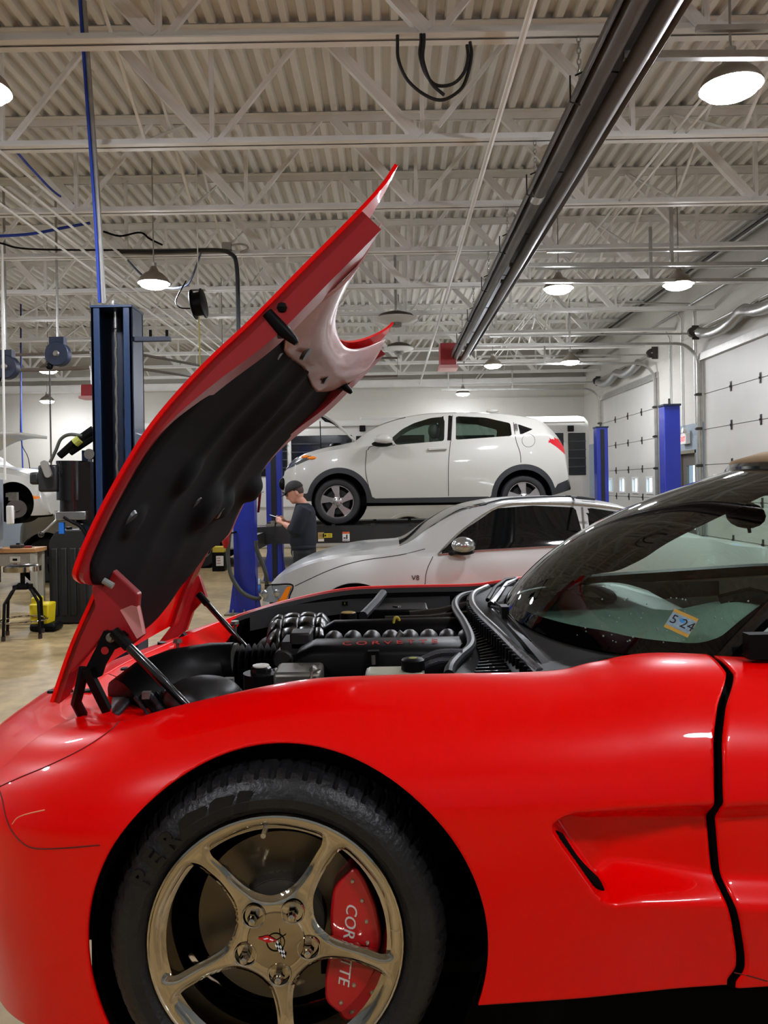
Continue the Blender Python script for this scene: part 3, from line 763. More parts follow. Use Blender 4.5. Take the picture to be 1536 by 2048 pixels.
sp = cpart('spoke_face', mb_from(Gq, lb, 0), M_chrome, wheel, smooth=50); md = sp.modifiers.new('t', 'SOLIDIFY'); md.thickness = .028; md.offset = -1
md = sp.modifiers.new('b', 'BEVEL'); md.width = .0022; md.segments = 2; md.limit_method = 'ANGLE'; md.angle_limit = math.radians(50)
# tyre with shoulder grooves
NT = 360; prof = [(.215, .215), (.232, .232), (.262, .246), (.297, .236), (.314, .215), (.322, .19), (.325, .16), (.325, .09), (.321, .058), (.314, .032), (.303, .012), (.288, .0), (.270, -.006), (.253, -.002), (.242, .008), (.236, .016), (.228, .03)]
Gt = np.zeros((NT, len(prof), 3))
for i in range(NT):
    a = 2 * PI * i / NT
    for j, (r, d) in enumerate(prof):
        g = 0
        if r > .300 and d < .2:
            ph = (i / NT * 64 + (.25 if d > .05 else 0)) % 1; g = .0065 if ph < .22 else 0
            if r < .305: g *= .4
        if .086 < d < .095: g = .007
        r2 = r - g; Gt[i, j] = wpt(r2, a, d)
cpart('tyre', MB().grid(Gt, cu=True), M_rubber, wheel, smooth=28)
M_tlet = mat('tyre lettering', '#111112', .3)
def on_tyre(txt, a, r, size):
    a = math.radians(a); M = frame(wpt(r, a, -.006), (math.sin(a), 0, -math.cos(a)), (math.cos(a), 0, math.sin(a))); return text_mb(txt, size, M, .002, bold=.0025)
for ch, a in (('P', 152), ('E', 143), ('R', 134)): cpart('tyre_letter', on_tyre(ch, a, .272, .050), M_tlet, wheel, smooth=None)
for a0, a1 in ((129, 117), (115.5, 106), (104.5, 99)):
    q = [wpt(.288, math.radians(a0 - 2), -.0045), wpt(.292, math.radians((a0 + a1) / 2), -.004), wpt(.288, math.radians(a1 - 2), -.0045), wpt(.255, math.radians(a1 + 2), -.007), wpt(.257, math.radians((a0 + a1) / 2), -.007), wpt(.255, math.radians(a0 + 2), -.007)]
    cpart('tyre_mark', MB().add(q, [(0, 1, 4, 5), (1, 2, 3, 4)]), M_tlet, wheel, smooth=None)
cpart('valve_stem', MB().cyl(wpt(.203, math.radians(95), .03), wpt(.218, math.radians(95), -.002) if False else wpt(.203, math.radians(95), -.004), .005, n=10), mat('valve metal', '#c8c2b5', .25, .9), wheel)
# lug nuts in their pockets, cap and emblem
for k in range(5):
    a = math.radians(59 + 72 * k); c = wpt(.062, a, .0); Mw = Matrix.Translation(c) @ Matrix.Rotation(PI / 2, 4, 'X')
    pk = cpart('lug_pocket', MB().lathe([(.0205, .0), (.019, -.006), (.014, -.018), (.0001, -.02)], 24, Matrix.Translation((c[0], c[1] - .0 + .013, c[2])) @ Matrix.Rotation(PI / 2, 4, 'X')), M_blkgl, wheel)
    cpart('pocket_ring', MB().lathe([(.0195, .002), (.0215, .003), (.0225, .0)], 24, Matrix.Translation((c[0], c[1] + .0125, c[2])) @ Matrix.Rotation(PI / 2, 4, 'X')), M_chrome, wheel)
    cpart('lug_nut', MB().lathe([(.0105, -.004), (.0105, .008), (.0085, .013), (.0085, .016), (.006, .020), (.0001, .0215)], 6, Mw @ Matrix.Translation((0, 0, -.012))).lathe([(.0082, .0), (.0082, .014), (.006, .019), (.0001, .021)], 16, Mw @ Matrix.Translation((0, 0, -.010))), M_chrome, wheel, smooth=40)
cap = cpart('centre_cap', MB().lathe([(.0001, .0035), (.03, .003), (.052, .001), (.0545, -.002)], 48, Matrix.Translation(wpt(0, 0, .0125)) @ Matrix.Rotation(PI / 2, 4, 'X')), mat('satin chrome', '#b5aa98', .12, 1.0), wheel)
Me = frame(wpt(0, 0, .0082), (math.cos(math.radians(-8)), 0, math.sin(math.radians(-8))), (0, 0, 1))
cpart('emblem_ring', MB().tube([Me @ Vector((.0165 * math.cos(t), .0165 * math.sin(t), 0)) for t in np.linspace(0, 2 * PI, 29)[:-1]], .0009, 5, closed=True).tube([Me @ Vector((.004, .025, 0)), Me @ Vector((.012, -.012, 0))], .0007, 5).tube([Me @ Vector((.017, .017, 0)), Me @ Vector((-.004, .0, 0))], .0007, 5), M_blk, cap)
cpart('red_flag', MB().prism([(-.034, .004), (-.016, .011), (.002, .004), (-.014, -.002)], 0, .0015, Me), mat('emblem red', '#c4121e', .35), cap, smooth=None)
cpart('flag_mark', MB().prism([(-.024, .0045), (-.016, .0075), (-.014, .006), (-.02, .0035)], .0015, .002, Me).prism([(-.011, .0065), (-.004, .0045), (-.006, .003), (-.012, .0045)], .0015, .002, Me), mat('emblem white', '#f2f2f0', .4), cap, smooth=None)
for par, m in ((0, mat('emblem white', '#f2f2f0', .4)), (1, M_blk)):
    mb = MB()
    for i in range(6):
        for j in range(3):
            if (i + j) % 2 == par:
                o = (.003 + .0045 * i - .0012 * j, .002 - .0052 * i - .0045 * j + .004); mb.prism([(o[0], o[1]), (o[0] + .0045, o[1] - .0052), (o[0] + .0033, o[1] - .0097), (o[0] - .0012, o[1] - .0045)], 0, .0015, Me @ Matrix.Scale(.75, 4))
    cpart('checkered_flag', mb, m, cap, smooth=None)
# brake disc and red caliper with lettering
Mr = Matrix.Translation(wpt(0, 0, .10)) @ Matrix.Rotation(PI / 2, 4, 'X')
rot = cpart('brake_disc', MB().lathe([(.085, .03), (.088, .0), (.092, .0), (.165, .0), (.166, -.02), (.09, -.02)], 64, Mr), mat('brake disc iron', '#6b6253', .3, .8, noise=.15, nscale=3, bump=.05, bscale=20), wheel)
cpart('disc_hat', MB().lathe([(.0001, .032), (.07, .032), (.086, .028), (.088, .0)], 40, Mr), mat('dull hat iron', '#4b463e', .5, .6), rot)
cp = [(665, 1778), (708, 1733), (730, 1762), (752, 1815), (764, 1875), (757, 1932), (735, 1985), (706, 2020), (682, 2033), (650, 2005), (650, 1955), (662, 1890), (660, 1830)]
CY = WY + .052
pol = [(P(x, y, CY).x, P(x, y, CY).z) for x, y in cp]
Mcal = Matrix(((1, 0, 0, 0), (0, 0, 1, 0), (0, 1, 0, 0), (0, 0, 0, 1)))
M_cal = mat('caliper red', (.55, .008, .012), .3, coat=.7)
cal = cpart('brake_caliper', MB().prism(rounded(pol, .012, 3), CY, CY + .06, Mcal), M_cal, wheel, bevel=.006, smooth=40)
for x, y in ((705, 1762), (724, 1801), (733, 1843), (735, 1886), (708, 1970), (682, 2005)):
    q = P(x, y, CY); cpart('rivet', MB().lathe([(.0001, .003), (.0032, .0025), (.0045, 0)], 14, Matrix.Translation((q.x, CY, q.z)) @ Matrix.Rotation(PI / 2, 4, 'X')), mat('valve metal', '#c8c2b5', .25, .9), cal)
a, b = P(706, 1785, CY - .001), P(684, 1990, CY - .001); dv = b - a
cpart('caliper_lettering', text_mb('CORVETTE', .031, frame(((a.x + b.x) / 2, CY - .001, (a.z + b.z) / 2), (dv.x, 0, dv.z), (-dv.z * -1, 0, dv.x * -1) if False else (dv.z * -1, 0, dv.x)), .0008, 1.02, .25), mat('caliper white', '#d8cfc6', .4), cal, smooth=None)
cpart('hub_carrier', MB().cyl(wpt(0, 0, .13), wpt(0, 0, .3), .06).box((WC.x, WY + .3, WC.z), (.1, .1, .3)), M_blkmat, wheel)
# ---- hood, hinged at the nose and standing open
near_px = [(137, 1163), (165, 1090), (220, 980), (300, 850), (400, 735), (500, 640), (600, 538), (700, 437), (760, 372), (790, 328)]
prof = [(-.783, 1.105), (-.735, 1.235), (-.69, 1.33)] + [(P(x, y, 1.55).x, P(x, y, 1.55).z) for x, y in near_px]
PR = np.array(catmull(prof, 12)); LP = np.concatenate([[0], np.cumsum(np.linalg.norm(np.diff(PR, axis=0), axis=1))]); AL = LP[-1]
a_tip = np.interp(1.42, PR[:, 1], LP)                 # where the wide part of the hood begins
hw_f = pl([0, .08, a_tip - .075, a_tip - .045, a_tip - .012, a_tip + .02, .7, AL], [.515, .515, .52, .54, .70, .75, .755, .752])
def hood_pt(a, y, off):
    """a: arc length from the front edge, y: offset from the centre line, off: distance below the outer skin"""
    x = np.interp(a, LP, PR[:, 0]); z = np.interp(a, LP, PR[:, 1])
    tx = np.interp(a + .02, LP, PR[:, 0]) - np.interp(a - .02, LP, PR[:, 0]); tz = np.interp(a + .02, LP, PR[:, 1]) - np.interp(a - .02, LP, PR[:, 1])
    l = np.hypot(tx, tz); nx, nz = tz / l, -tx / l          # points below the skin (towards the engine side)
    crown = .028 * (1 - (y / .76) ** 2); o = off - crown
    return np.stack([x + nx * o, YC + y, z + nz * o], -1)
def a_end(w): return AL - .255 * (1 - np.abs(w) ** 2.6)
def hood_grid(u, w, off):
    U, W = np.meshgrid(u, w, indexing='ij'); A = U * a_end(W); return hood_pt(A, W * hw_f(A), off if not callable(off) else off(A, W))
u, w_ = np.linspace(0, 1, 110), np.linspace(-1, 1, 61)
TH = lambda A, W: .020 + .040 * sstep(.60, 1.05, A)
Go, Gi = hood_grid(u, w_, 0.0), hood_grid(u, w_, TH)
SK = .008
Gk = hood_grid(u, w_, SK)
mb = MB().grid(Go); mb.grid(Gk, flip=True)
for e in (0, -1):
    mb.grid(np.stack([Go[:, e], Gk[:, e]], 1), flip=(e == 0)); mb.grid(np.stack([Go[e], Gk[e]], 1), flip=(e == -1))
hood = cpart('hood', mb, M_red, smooth=50)
# folded flanges along both sides and a channel along the rear edge
wi = w_ * .985; Gf0, Gf1 = hood_grid(u, wi, SK * .5), hood_grid(u, wi, TH)
for e, nm in ((0, 'side_flange'), (-1, 'side_flange')):
    n1 = int(110 * .935); ee = 0 if e == 0 else 60; e2 = 4 if e == 0 else 56
    cpart(nm, MB().grid(np.stack([Gf0[:n1, ee], Gf1[:n1, ee], Gf1[:n1, e2], hood_grid(u, wi, SK)[:n1, e2]], 1)), M_redin, hood, smooth=40)
HB = bvh_of(Gi)
# bare inner panel at the rear of the hood
def fit(u0, u1, w0, w1, off, nu=40, nw=40): return hood_grid(np.linspace(u0, u1, nu), np.linspace(w0, w1, nw), off)
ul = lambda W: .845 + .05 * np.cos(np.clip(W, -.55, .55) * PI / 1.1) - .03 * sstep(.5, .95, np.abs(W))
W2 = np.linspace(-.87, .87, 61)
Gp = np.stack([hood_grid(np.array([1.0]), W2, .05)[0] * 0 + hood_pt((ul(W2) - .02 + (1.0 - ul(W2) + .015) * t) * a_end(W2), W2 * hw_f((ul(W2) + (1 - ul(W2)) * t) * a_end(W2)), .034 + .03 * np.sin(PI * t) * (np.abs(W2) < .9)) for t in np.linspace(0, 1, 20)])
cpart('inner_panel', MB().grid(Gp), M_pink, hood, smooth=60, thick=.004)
# black insulating liner
M_liner = mat('black felt liner', '#101112', .8, noise=.25, nscale=3, spec=.12)
bumps = [(405, 1010, .075, .05, .035), (438, 1005, .05, .05, .03), (500, 975, .05, .05, .04), (260, 1040, .04, .03, .010), (365, 945, .05, .04, .012), (520, 830, .10, .05, .012), (480, 725, .03, .03, .01)]
W3 = np.linspace(-.955, .955, 90); T3 = np.linspace(0, 1, 130)
GL = np.stack([hood_pt((.175 - .13 * (1 - np.abs(W3) ** 3) + (ul(W3) - .015 - .175 + .13 * (1 - np.abs(W3) ** 3)) * t) * a_end(W3), W3 * np.minimum(hw_f((.175 - .13 * (1 - np.abs(W3) ** 3) + (ul(W3) - .19 + .13 * (1 - np.abs(W3) ** 3)) * t) * a_end(W3)), .46 + .30 * sstep(.03, .2, t)) * (1 - .05 * (t < .02)), .010 + .012 * sstep(.3, .8, t) + .012 * np.minimum(1, 8 * min(t, 1 - t)) * np.minimum(1, 10 * (1 - np.abs(W3)))) for t in T3])
for bx, by, ra, rb, d in bumps:
    q = cast(HB, bx, by)
    if q is None: continue
    r2 = ((GL[..., 0] - q.x) ** 2 + (GL[..., 2] - q.z) ** 2) / ra ** 2 + (GL[..., 1] - q.y) ** 2 / (rb * 2.2) ** 2
    k = np.exp(-(r2 ** 2)); GL[..., 0] += k * d * .8; GL[..., 2] -= k * d * .6
for yy, d in ((-.28, .010), (.05, .014), (.33, .010)):
    k = np.exp(-((GL[..., 1] - YC - yy) / .07) ** 2) * np.clip(np.linspace(-.2, 1.6, GL.shape[0]), 0, 1)[:, None]; GL[..., 0] += k * d * .8; GL[..., 2] -= k * d * .6
liner = cpart('hood_liner', MB().grid(GL), M_liner, hood, smooth=60, thick=.006)
LB = bvh_of(GL)
M_clipm = mat('grey retainer', '#4a4c4e', .35, .3)
hn = Vector((.8, 0, -.6))
for cx, cy in ((480, 725), (563, 703), (613, 705), (653, 756), (392, 1006), (258, 1040), (440, 1025)):
    q = cast(LB, cx, cy) or cast(HB, cx, cy)
    if q: cpart('liner_retainer', MB().lathe([(.0001, .006), (.022, .005), (.027, -.004)], 20, frame(q, (0, 1, 0), (.6, 0, .8)) ), M_clipm, liner)
# latch levers on the rear corners
for (x, y, Y, dx) in ((565, 660, 1.56, 1), (688, 772, 2.92, 1)):
    q = P(x, y, Y); s = 1.1 if Y > 2 else .95
    mb = MB().tube([q + Vector((-.03, 0, .035)), q, q + Vector((.022, .0, -.02)), q + Vector((.028, .0, -.028))], [.013 * s, .015 * s, .010 * s, .006], 10)
    mb.box(tuple(q + Vector((-.02, .02, .01))), (.06, .04, .04)); mb.ball(tuple(q + Vector((.0, 0, .045))), .012, 8)
    cpart('latch', mb, M_blk, hood, smooth=40)
q = P(207, 1133 + 28, 1.62); cpart('rubber_stop', MB().cyl(q, q + Vector((.02, 0, -.012)), .007, n=10), mat('pale rubber', '#9aa3a0', .5), hood)
# red hinge brackets with a pale bare face
def slab(name, px, Y, d, m, parent=hood, **k):
    pts = [P(x, y, Y) for x, y in px]; mb = MB()
    n = len(pts); mb.add(pts + [p + Vector(d) for p in pts], [tuple(range(n)), tuple(range(n, 2 * n))[::-1]] + [(i, n + i, n + (i + 1) % n, (i + 1) % n) for i in range(n)])
    return cpart(name, mb, m, parent, **k)
slab('hinge_bracket', [(182, 1175), (215, 1140), (216, 1085), (222, 1138), (276, 1188), (274, 1215), (286, 1272), (258, 1295), (215, 1262), (150, 1338), (135, 1350), (160, 1275), (190, 1215)], 1.76, (0, .03, 0), M_redin, smooth=None, bevel=.004)
slab('bracket_face', [(240, 1220), (262, 1211), (274, 1214), (286, 1270), (274, 1278)], 1.757, (0, .02, 0), mat('pale red bare face', '#d98f88', .35), smooth=None)
hp = slab('hinge_plate', [(207, 1262), (246, 1262), (256, 1270), (250, 1290), (228, 1300), (210, 1330), (203, 1352), (180, 1362), (172, 1335), (192, 1295)], 1.752, (0, .008, 0), M_blk, smooth=None)
q = P(222, 1275, 1.745); Mh = Matrix.Translation(q) @ Matrix.Rotation(PI / 2, 4, 'X')
cpart('bolt', MB().lathe([(.0001, .012), (.006, .012), (.0065, .004), (.011, .003), (.011, 0)], 12, Mh), M_steelg, hp)
q = P(210, 1301, 1.7505); cpart('slot', MB().lathe([(.0001, .001), (.009, .001)], 14, Matrix.Translation(q) @ Matrix.Rotation(PI / 2, 4, 'X')), M_redin, hp)
cpart('hinge_arm', MB().tube([P(176, 1338, 1.74), P(180, 1352, 1.74), P(214, 1420, 1.78)], .013, 4), M_blk, hood)
cpart('hinge_arm', MB().tube([P(168, 1335, 1.75), P(160, 1375, 1.75), P(152, 1405, 1.78), P(165, 1430, 1.82)], .012, 8), M_blk, hood)
# far side: bracket and hinge arms
slab('hinge_bracket', [(383, 1163), (397, 1150), (412, 1195), (385, 1225), (372, 1262), (340, 1285), (318, 1284), (352, 1240)], 2.86, (0, .03, 0), M_redin, smooth=None)
cpart('hinge_arm', MB().tube([P(x, y, 2.72) for x, y in catmull([(324, 1284), (323, 1305), (335, 1325), (362, 1332)], 5)], .016, 8), M_blk, hood)
cpart('hinge_arm', MB().tube([P(x, y, 2.8) for x, y in catmull([(362, 1270), (380, 1288), (412, 1308), (425, 1318)], 5)], .018, 8), M_blk, hood)
# gas struts
M_rod = mat('black strut', '#101012', .2, coat=.5)
for a, b, nm in ((P(240, 1275, 1.735), P(385, 1422, 1.70), 'near'), (P(404, 1196, 2.80), P(502, 1305, 2.72), 'far')):
    d = b - a; st = cpart('gas_strut', MB().tube([a, a + d * .12, a + d * .13, a + d * .62, a + d * .63, b], [.012, .012, .0115, .0115, .006, .006] if False else [.010, .011, .0105, .0105, .009, .009], 14), M_rod)
    cpart('strut_end', MB().tube([a - d.normalized() * .02, a + d.normalized() * .03], .013, 10), M_blk, st)

# ---- under the hood
def bay(name, mb, m=None, parent=None, **k): return cpart(name, mb, m or M_blk, parent, **k)
M_blk2 = mat('satin black cover', '#0a0a0b', .42, spec=.13)
M_blks = mat('shiny black plastic', '#0f0f10', .25)
# air intake: filter lid, duct, bellows, throttle body
duct = bay('intake_duct', MB().tube([P(255, 1420, 2.05), P(300, 1392, 2.1), P(360, 1362, 2.2), P(430, 1340, 2.28), P(474, 1332, 2.28)], [.09, .10, .095, .082, .070], 20), M_blk2)
bay('filter_lid', MB().ball(tuple(P(405, 1392, 1.98)), (.1, .09, .05), 20), mat('grey black lid', '#2c2b2a', .45))
bel = MB(); pts = []; rs = []
for i in range(43):
    t = i / 42; pts.append(P(472 + 88 * t, 1333 - 4 * t, 2.28)); rs.append(.054 + .011 * math.cos(t * 7 * 2 * PI))
bay('bellows', bel.tube(pts, rs, 24), M_blk2, duct)
bay('hose_clamp', MB().tube([P(468, 1333, 2.28), P(474, 1333, 2.28)], .068, 24), M_steelg, duct)
q = P(592, 1310, 2.26); bay('throttle_body', MB().box((q.x, q.y, q.z), (.075, .12, .10)).box((q.x + .02, q.y - .02, q.z + .05), (.06, .08, .05)).cyl((q.x - .03, q.y - .07, q.z), (q.x - .03, q.y, q.z), .03), mat('dull grey casting', '#3a3937', .5, .4), bevel=.006)
q = P(598, 1350, 1.98); alt = bay('alternator', MB().box((q.x, q.y, q.z - .03), (.12, .12, .10)).cyl((q.x - .07, q.y, q.z - .01), (q.x - .05, q.y, q.z - .01), .03).box((q.x + .04, q.y - .03, q.z + .02), (.02, .04, .02)), M_steelg, bevel=.012)
bay('alternator_rib', MB().tube([P(640, 1338, 1.93), P(625, 1345, 1.92), P(622, 1360, 1.9)], .003, 6), mat('valve metal', '#c8c2b5', .25, .9), alt)
q = P(522, 1345, 1.95); rs_ = bay('steering_reservoir', MB().cyl((q.x, q.y, q.z - .1), (q.x, q.y, q.z), .045, n=20), M_blk2)
bay('reservoir_cap', MB().lathe([(.0001, .018), (.02, .017), (.026, .012), (.027, -.004)], 20, Matrix.Translation((q.x, q.y, q.z))), M_blks, rs_)
bay('cap_top', MB().lathe([(.0001, .0205), (.021, .019), (.0215, .016)], 20, Matrix.Translation((q.x, q.y, q.z))), mat('off white cap top', '#cfcabd', .4), rs_)
q = P(458, 1367, 2.05); bay('connector', MB().box((q.x, q.y, q.z), (.025, .02, .03)).tube([q, q + Vector((.03, 0, -.02)), q + Vector((.045, -.02, -.06))], .006, 6), mat('grey connector', '#6e6862', .5))
bay('wire', MB().tube([P(452, 1358, 2.04), P(462, 1368, 2.02), P(474, 1372, 2.02)], .003, 6), mat('red wire', '#a01a14', .5))
# cover with red outlined lettering along its upper edge
A, B = P(628, 1292, 2.08), P(945, 1286, 2.08); zt = A.z; L = B.x - A.x
prf = [(0, -.12), (-.012, -.02), (.0, -.004), (.02, .004), (.11, .004), (.12, 0)]
mb = MB(); ends = []
Gc = [[(A.x + x0, A.y - .03 + p[0], zt + p[1] - (.02 if k in (0, 3) and p[1] > -.05 else 0)) for p in prf] for k, x0 in enumerate((-.045, .0, L, L + .02))]
mb.grid(Gc); mb.f.append(tuple(range(6))); 
cov = bay('coil_cover', mb, M_blk2, smooth=50)
txt = text_mb('CORVETTE', .040, frame((A.x + L * .48, A.y + .0, zt + .006), (1, 0, .01), (0, .75, .1)), .0006, 1.45)
bay('cover_lettering', txt, mat('red lettering', '#a81414', .5), cov, smooth=None)
tin = text_mb('CORVETTE', .047, frame((A.x + L * .48, A.y - .0, zt + .0072), (1, 0, .01), (0, .75, .1)), .0004, 1.24)
q = P(747, 1318, 2.03); bay('cover_notch', MB().box((q.x, q.y, q.z), (.03, .02, .045)), M_blkmat, cov); bay('coil_boot', MB().cyl(q + Vector((0, -.008, -.012)), q + Vector((0, -.008, .012)), .006), M_steelg, cov)
# runners of the intake manifold, manifold back and far cover
for i in range(8):
    q = P(668 + 38 * i, 1283 - 2 * i * .3, 2.28); bay('intake_runner', MB().ball((q.x, q.y, q.z), (.030, .05, .032), 14), mat('grey black runner', '#2b2b2a', .42, noise=.2, nscale=12))
q0, q1 = P(650, 1272, 2.46), P(955, 1262, 2.46)
bay('intake_manifold', MB().tube([q0, P(670, 1268, 2.46), P(900, 1262, 2.46), q1], [.03, .045, .045, .04], 14), M_blk2)
bay('bay_hose', MB().tube([P(820, 1238, 2.62), P(880, 1232, 2.62), P(950, 1215, 2.66)], .028, 12), M_blks)
bay('bay_hose', MB().tube([P(770, 1245, 2.55), P(860, 1243, 2.55), P(950, 1232, 2.58)], .022, 12), M_blks)
# ribbed shiny cover, coolant cap, far battery box
U_, V_ = np.meshgrid(np.linspace(0, 1, 65), np.linspace(0, 1, 49), indexing='ij'); Gr_ = np.zeros((65, 49, 3))
for a in range(65):
    for b in range(49):
        uu, vv = U_[a, b], V_[a, b]; q = P(528 + 132 * uu + 8 * vv, 1292 - 60 * math.sin(vv * PI / 2) ** .8 + 3 * math.cos(uu * 5), 2.44 + .30 * vv)
        k = (abs(math.sin(4 * PI * uu)) * abs(math.sin(3 * PI * vv))) ** .35; e = min(1, 6 * min(uu, 1 - uu)) ** .5
        Gr_[a, b] = (q.x, q.y - .012 * k, q.z + .014 * k - .05 * (1 - e))
rb = bay('ribbed_cover', MB().grid(Gr_), M_blks, smooth=60)
bay('ribbed_cover_base', MB().ball(tuple(P(600, 1295, 2.62)), (.15, .14, .06), 18), M_blk2, rb)
q = P(697, 1252, 2.55); nk = bay('filler_neck', MB().lathe([(.05, -.06), (.045, 0), (.032, .008), (.03, .02)], 20, Matrix.Translation(q)), M_blks)
bay('filler_cap', MB().lathe([(.0001, .045), (.026, .044), (.028, .036), (.028, .016)], 20, Matrix.Translation(q)), M_blk, nk)
bay('cap_label', MB().lathe([(.0001, .0468), (.022, .0465), (.024, .0445)], 20, Matrix.Translation(q)), mat('gold label', '#b08d3e', .4), nk)
q = P(672, 1252, 2.5); bay('side_cap', MB().cyl(q, q + Vector((.05, 0, 0)), .02), M_blk, nk)
q = P(793, 1245, 2.44); bay('dipstick_ring', MB().tube([q + Vector((.009 * math.cos(t), .004 * math.cos(t), .017 * math.sin(t))) for t in np.linspace(0, 2 * PI, 17)[:-1]], .0045, 8, closed=True).tube([q + Vector((0, 0, -.018)), q + Vector((.0, 0, -.07))], .004, 6), mat('yellow plastic', '#c9b23a', .45))
bay('vent_pipe', MB().tube([P(790, 1290, 2.2), P(793, 1282, 2.2), P(799, 1270, 2.2), P(804, 1264, 2.2)], .009, 10), mat('grey pipe', '#77756f', .3, .5))
q = P(800, 1212, 2.78); bb_ = bay('battery_box', MB().box((q.x, q.y, q.z - .05), (.20, .16, .1)), M_blk2, bevel=.008)
bay('battery_plug', MB().lathe([(.0001, .006), (.016, .005), (.018, 0)], 14, Matrix.Translation((q.x - .01, q.y - .02, q.z))), M_blks, bb_)
bay('bay_brace', MB().tube([P(766, 1187, 2.92), P(752, 1205, 2.8), P(726, 1232, 2.62)], .016, 10), mat('grey hose', '#2f3032', .45))
bay('fender_ledge', MB().grid([[P(500, 1262, 2.78), P(500, 1225, 2.9)], [P(600, 1240, 2.78), P(600, 1208, 2.9)], [P(700, 1225, 2.8), P(700, 1198, 2.92)], [P(900, 1218, 2.8), P(900, 1192, 2.92)]]), M_blkmat)
q = P(690, 1210, 2.88); bay('warning_label', MB().box((q.x, q.y - .01, q.z), (.022, .002, .03)), M_blk); bay('warning_print', text_mb('!', .02, frame((q.x, q.y - .012, q.z + .004), (1, 0, 0), (0, 0, 1))), mat('label yellow', '#c8c83a', .5))
# brake fluid reservoir with cap and hoses
q = P(790, 1348, 1.80); res = bay('brake_reservoir', MB().box((q.x, q.y, q.z - .03), (.14, .09, .08)), mat('milky plastic', '#b3b19c', .35), bevel=.012)
q = P(826, 1328, 1.79); bay('brake_cap', MB().lathe([(.0001, .014), (.022, .0135), (.027, .010), (.028, -.012)], 16, Matrix.Translation(q)), M_blk, res)
bay('cap_print', MB().lathe([(.0001, .0148), (.010, .0145)], 10, Matrix.Translation(q)), mat('dull yellow print', '#8f8f2e', .5), res)
for dy in (0, 16): bay('brake_hose', MB().tube([P(x, y + dy, 1.82) for x, y in catmull([(842, 1320), (868, 1308), (890, 1304), (925, 1304)], 5)], .008, 8), mat('hose grey', '#37363a', .5, bump=.4, bscale=300))
# front of the bay: radiator fans, tank and cables
rd = bay('radiator', MB().box((-.60, 2.3, .93), (.06, .9, .2)), M_blk2)
bay('radiator_cover', MB().add([P(212, 1425, 1.95), P(235, 1425, 1.9), P(284, 1368, 2.15), P(262, 1362, 2.2), P(225, 1392, 2.1)], [(0, 1, 2, 3, 4)]), mat('dark grey cover', '#303033', .45), rd, thick=.012)
bay('cover_print', text_mb('PRE-RUNNER', .03, frame((P(245, 1393, 1.98) + Vector((0, 0, .012))), P(282, 1362, 2.12) - P(220, 1420, 1.9), (0, .6, .8))), mat('dark print', '#8b8b88', .5), rd, smooth=None) if False else None
for i in range(7):
    a = P(270 + 14 * i, 1395 - 3 * i, 1.98); bay('cable', MB().tube([a, a + Vector((.05, -.05, -.03)), a + Vector((.07 + .01 * i, -.1, -.09))], .005 + .002 * (i % 3), 6), M_blks if i % 2 else mat('dark grey cover', '#303033', .45))
q = P(293, 1390, 1.97); bay('connector', MB().box((q.x, q.y, q.z), (.02, .015, .018)), mat('grey connector', '#6e6862', .5))
for px, py, Y in ((318, 1322, 2.5), (470, 1248, 2.8), (355, 1285, 2.6)):
    q = P(px, py, Y); bay('bolt', MB().lathe([(.0001, .012), (.014, .011), (.016, .0), (.006, -.002), (.006, -.05)], 12, Matrix.Translation(q)), M_steelg)
# ---- cowl: weather strip, louvred panel, wet lip, wiper
def p3(l): return [P(*q) for q in l]
ws = [(898, 1350, 1.66), (902, 1335, 1.70), (918, 1316, 1.80), (940, 1296, 1.92), (942, 1276, 2.05), (928, 1245, 2.28), (912, 1219, 2.52), (912, 1203, 2.68), (925, 1192, 2.82), (952, 1186, 2.9)]
strip = bay('weather_strip', MB().tube([tuple(q) for q in catmull([tuple(P(*p)) for p in ws], 6)], .0125, 10), mat('grey rubber seal', '#1c1d1e', .45, spec=.3))
lip = [(1080, 1345, 1.68), (1040, 1308, 1.83), (1000, 1268, 2.03), (962, 1232, 2.28), (945, 1208, 2.5), (948, 1188, 2.72), (975, 1174, 2.88)]
lp = [tuple(q) for q in catmull([tuple(P(*p)) for p in lip], 6)]
bay('cowl_lip', MB().tube(lp, .011, 10), mat('wet grey lip', '#4a4b4b', .25, noise=.6, nscale=30))
wsd = [tuple(q) for q in catmull([tuple(P(*p)) for p in ws], 6)]
def resamp(l, n): 
    l = np.array(l); s = np.concatenate([[0], np.cumsum(np.linalg.norm(np.diff(l, axis=0), axis=1))]); q = np.linspace(0, s[-1], n); return np.stack([np.interp(q, s, l[:, k]) for k in range(3)], 1)
a_, b_ = resamp(wsd, 40), resamp(lp, 40)
panel = bay('cowl_panel', MB().grid(np.stack([a_ + (0, 0, -.01), a_ * .7 + b_ * .3 + (0, 0, -.045), a_ * .25 + b_ * .75 + (0, 0, -.05), b_ + (0, 0, -.008)], 1)), M_blk)
for i in range(3, 38):
    q0, q1 = a_[i] * .75 + b_[i] * .25, a_[i] * .2 + b_[i] * .8
    bay('louvre', MB().box((0, 0, 0), (1, 1, 1), frame((q0 + q1) / 2 + np.array((0, 0, -.035)), Vector(q1 - q0), (0, 0, 1)) @ Matrix.Diagonal((np.linalg.norm(q1 - q0), .012, .005, 1))), M_blks, panel, smooth=None)
for i in range(1, 39):
    q0 = b_[i]; bay('lip_tooth', MB().box((q0[0] - .012, q0[1], q0[2] - .02), (.012, .012, .035)), M_blk, panel, smooth=None) if i % 1 == 0 else None
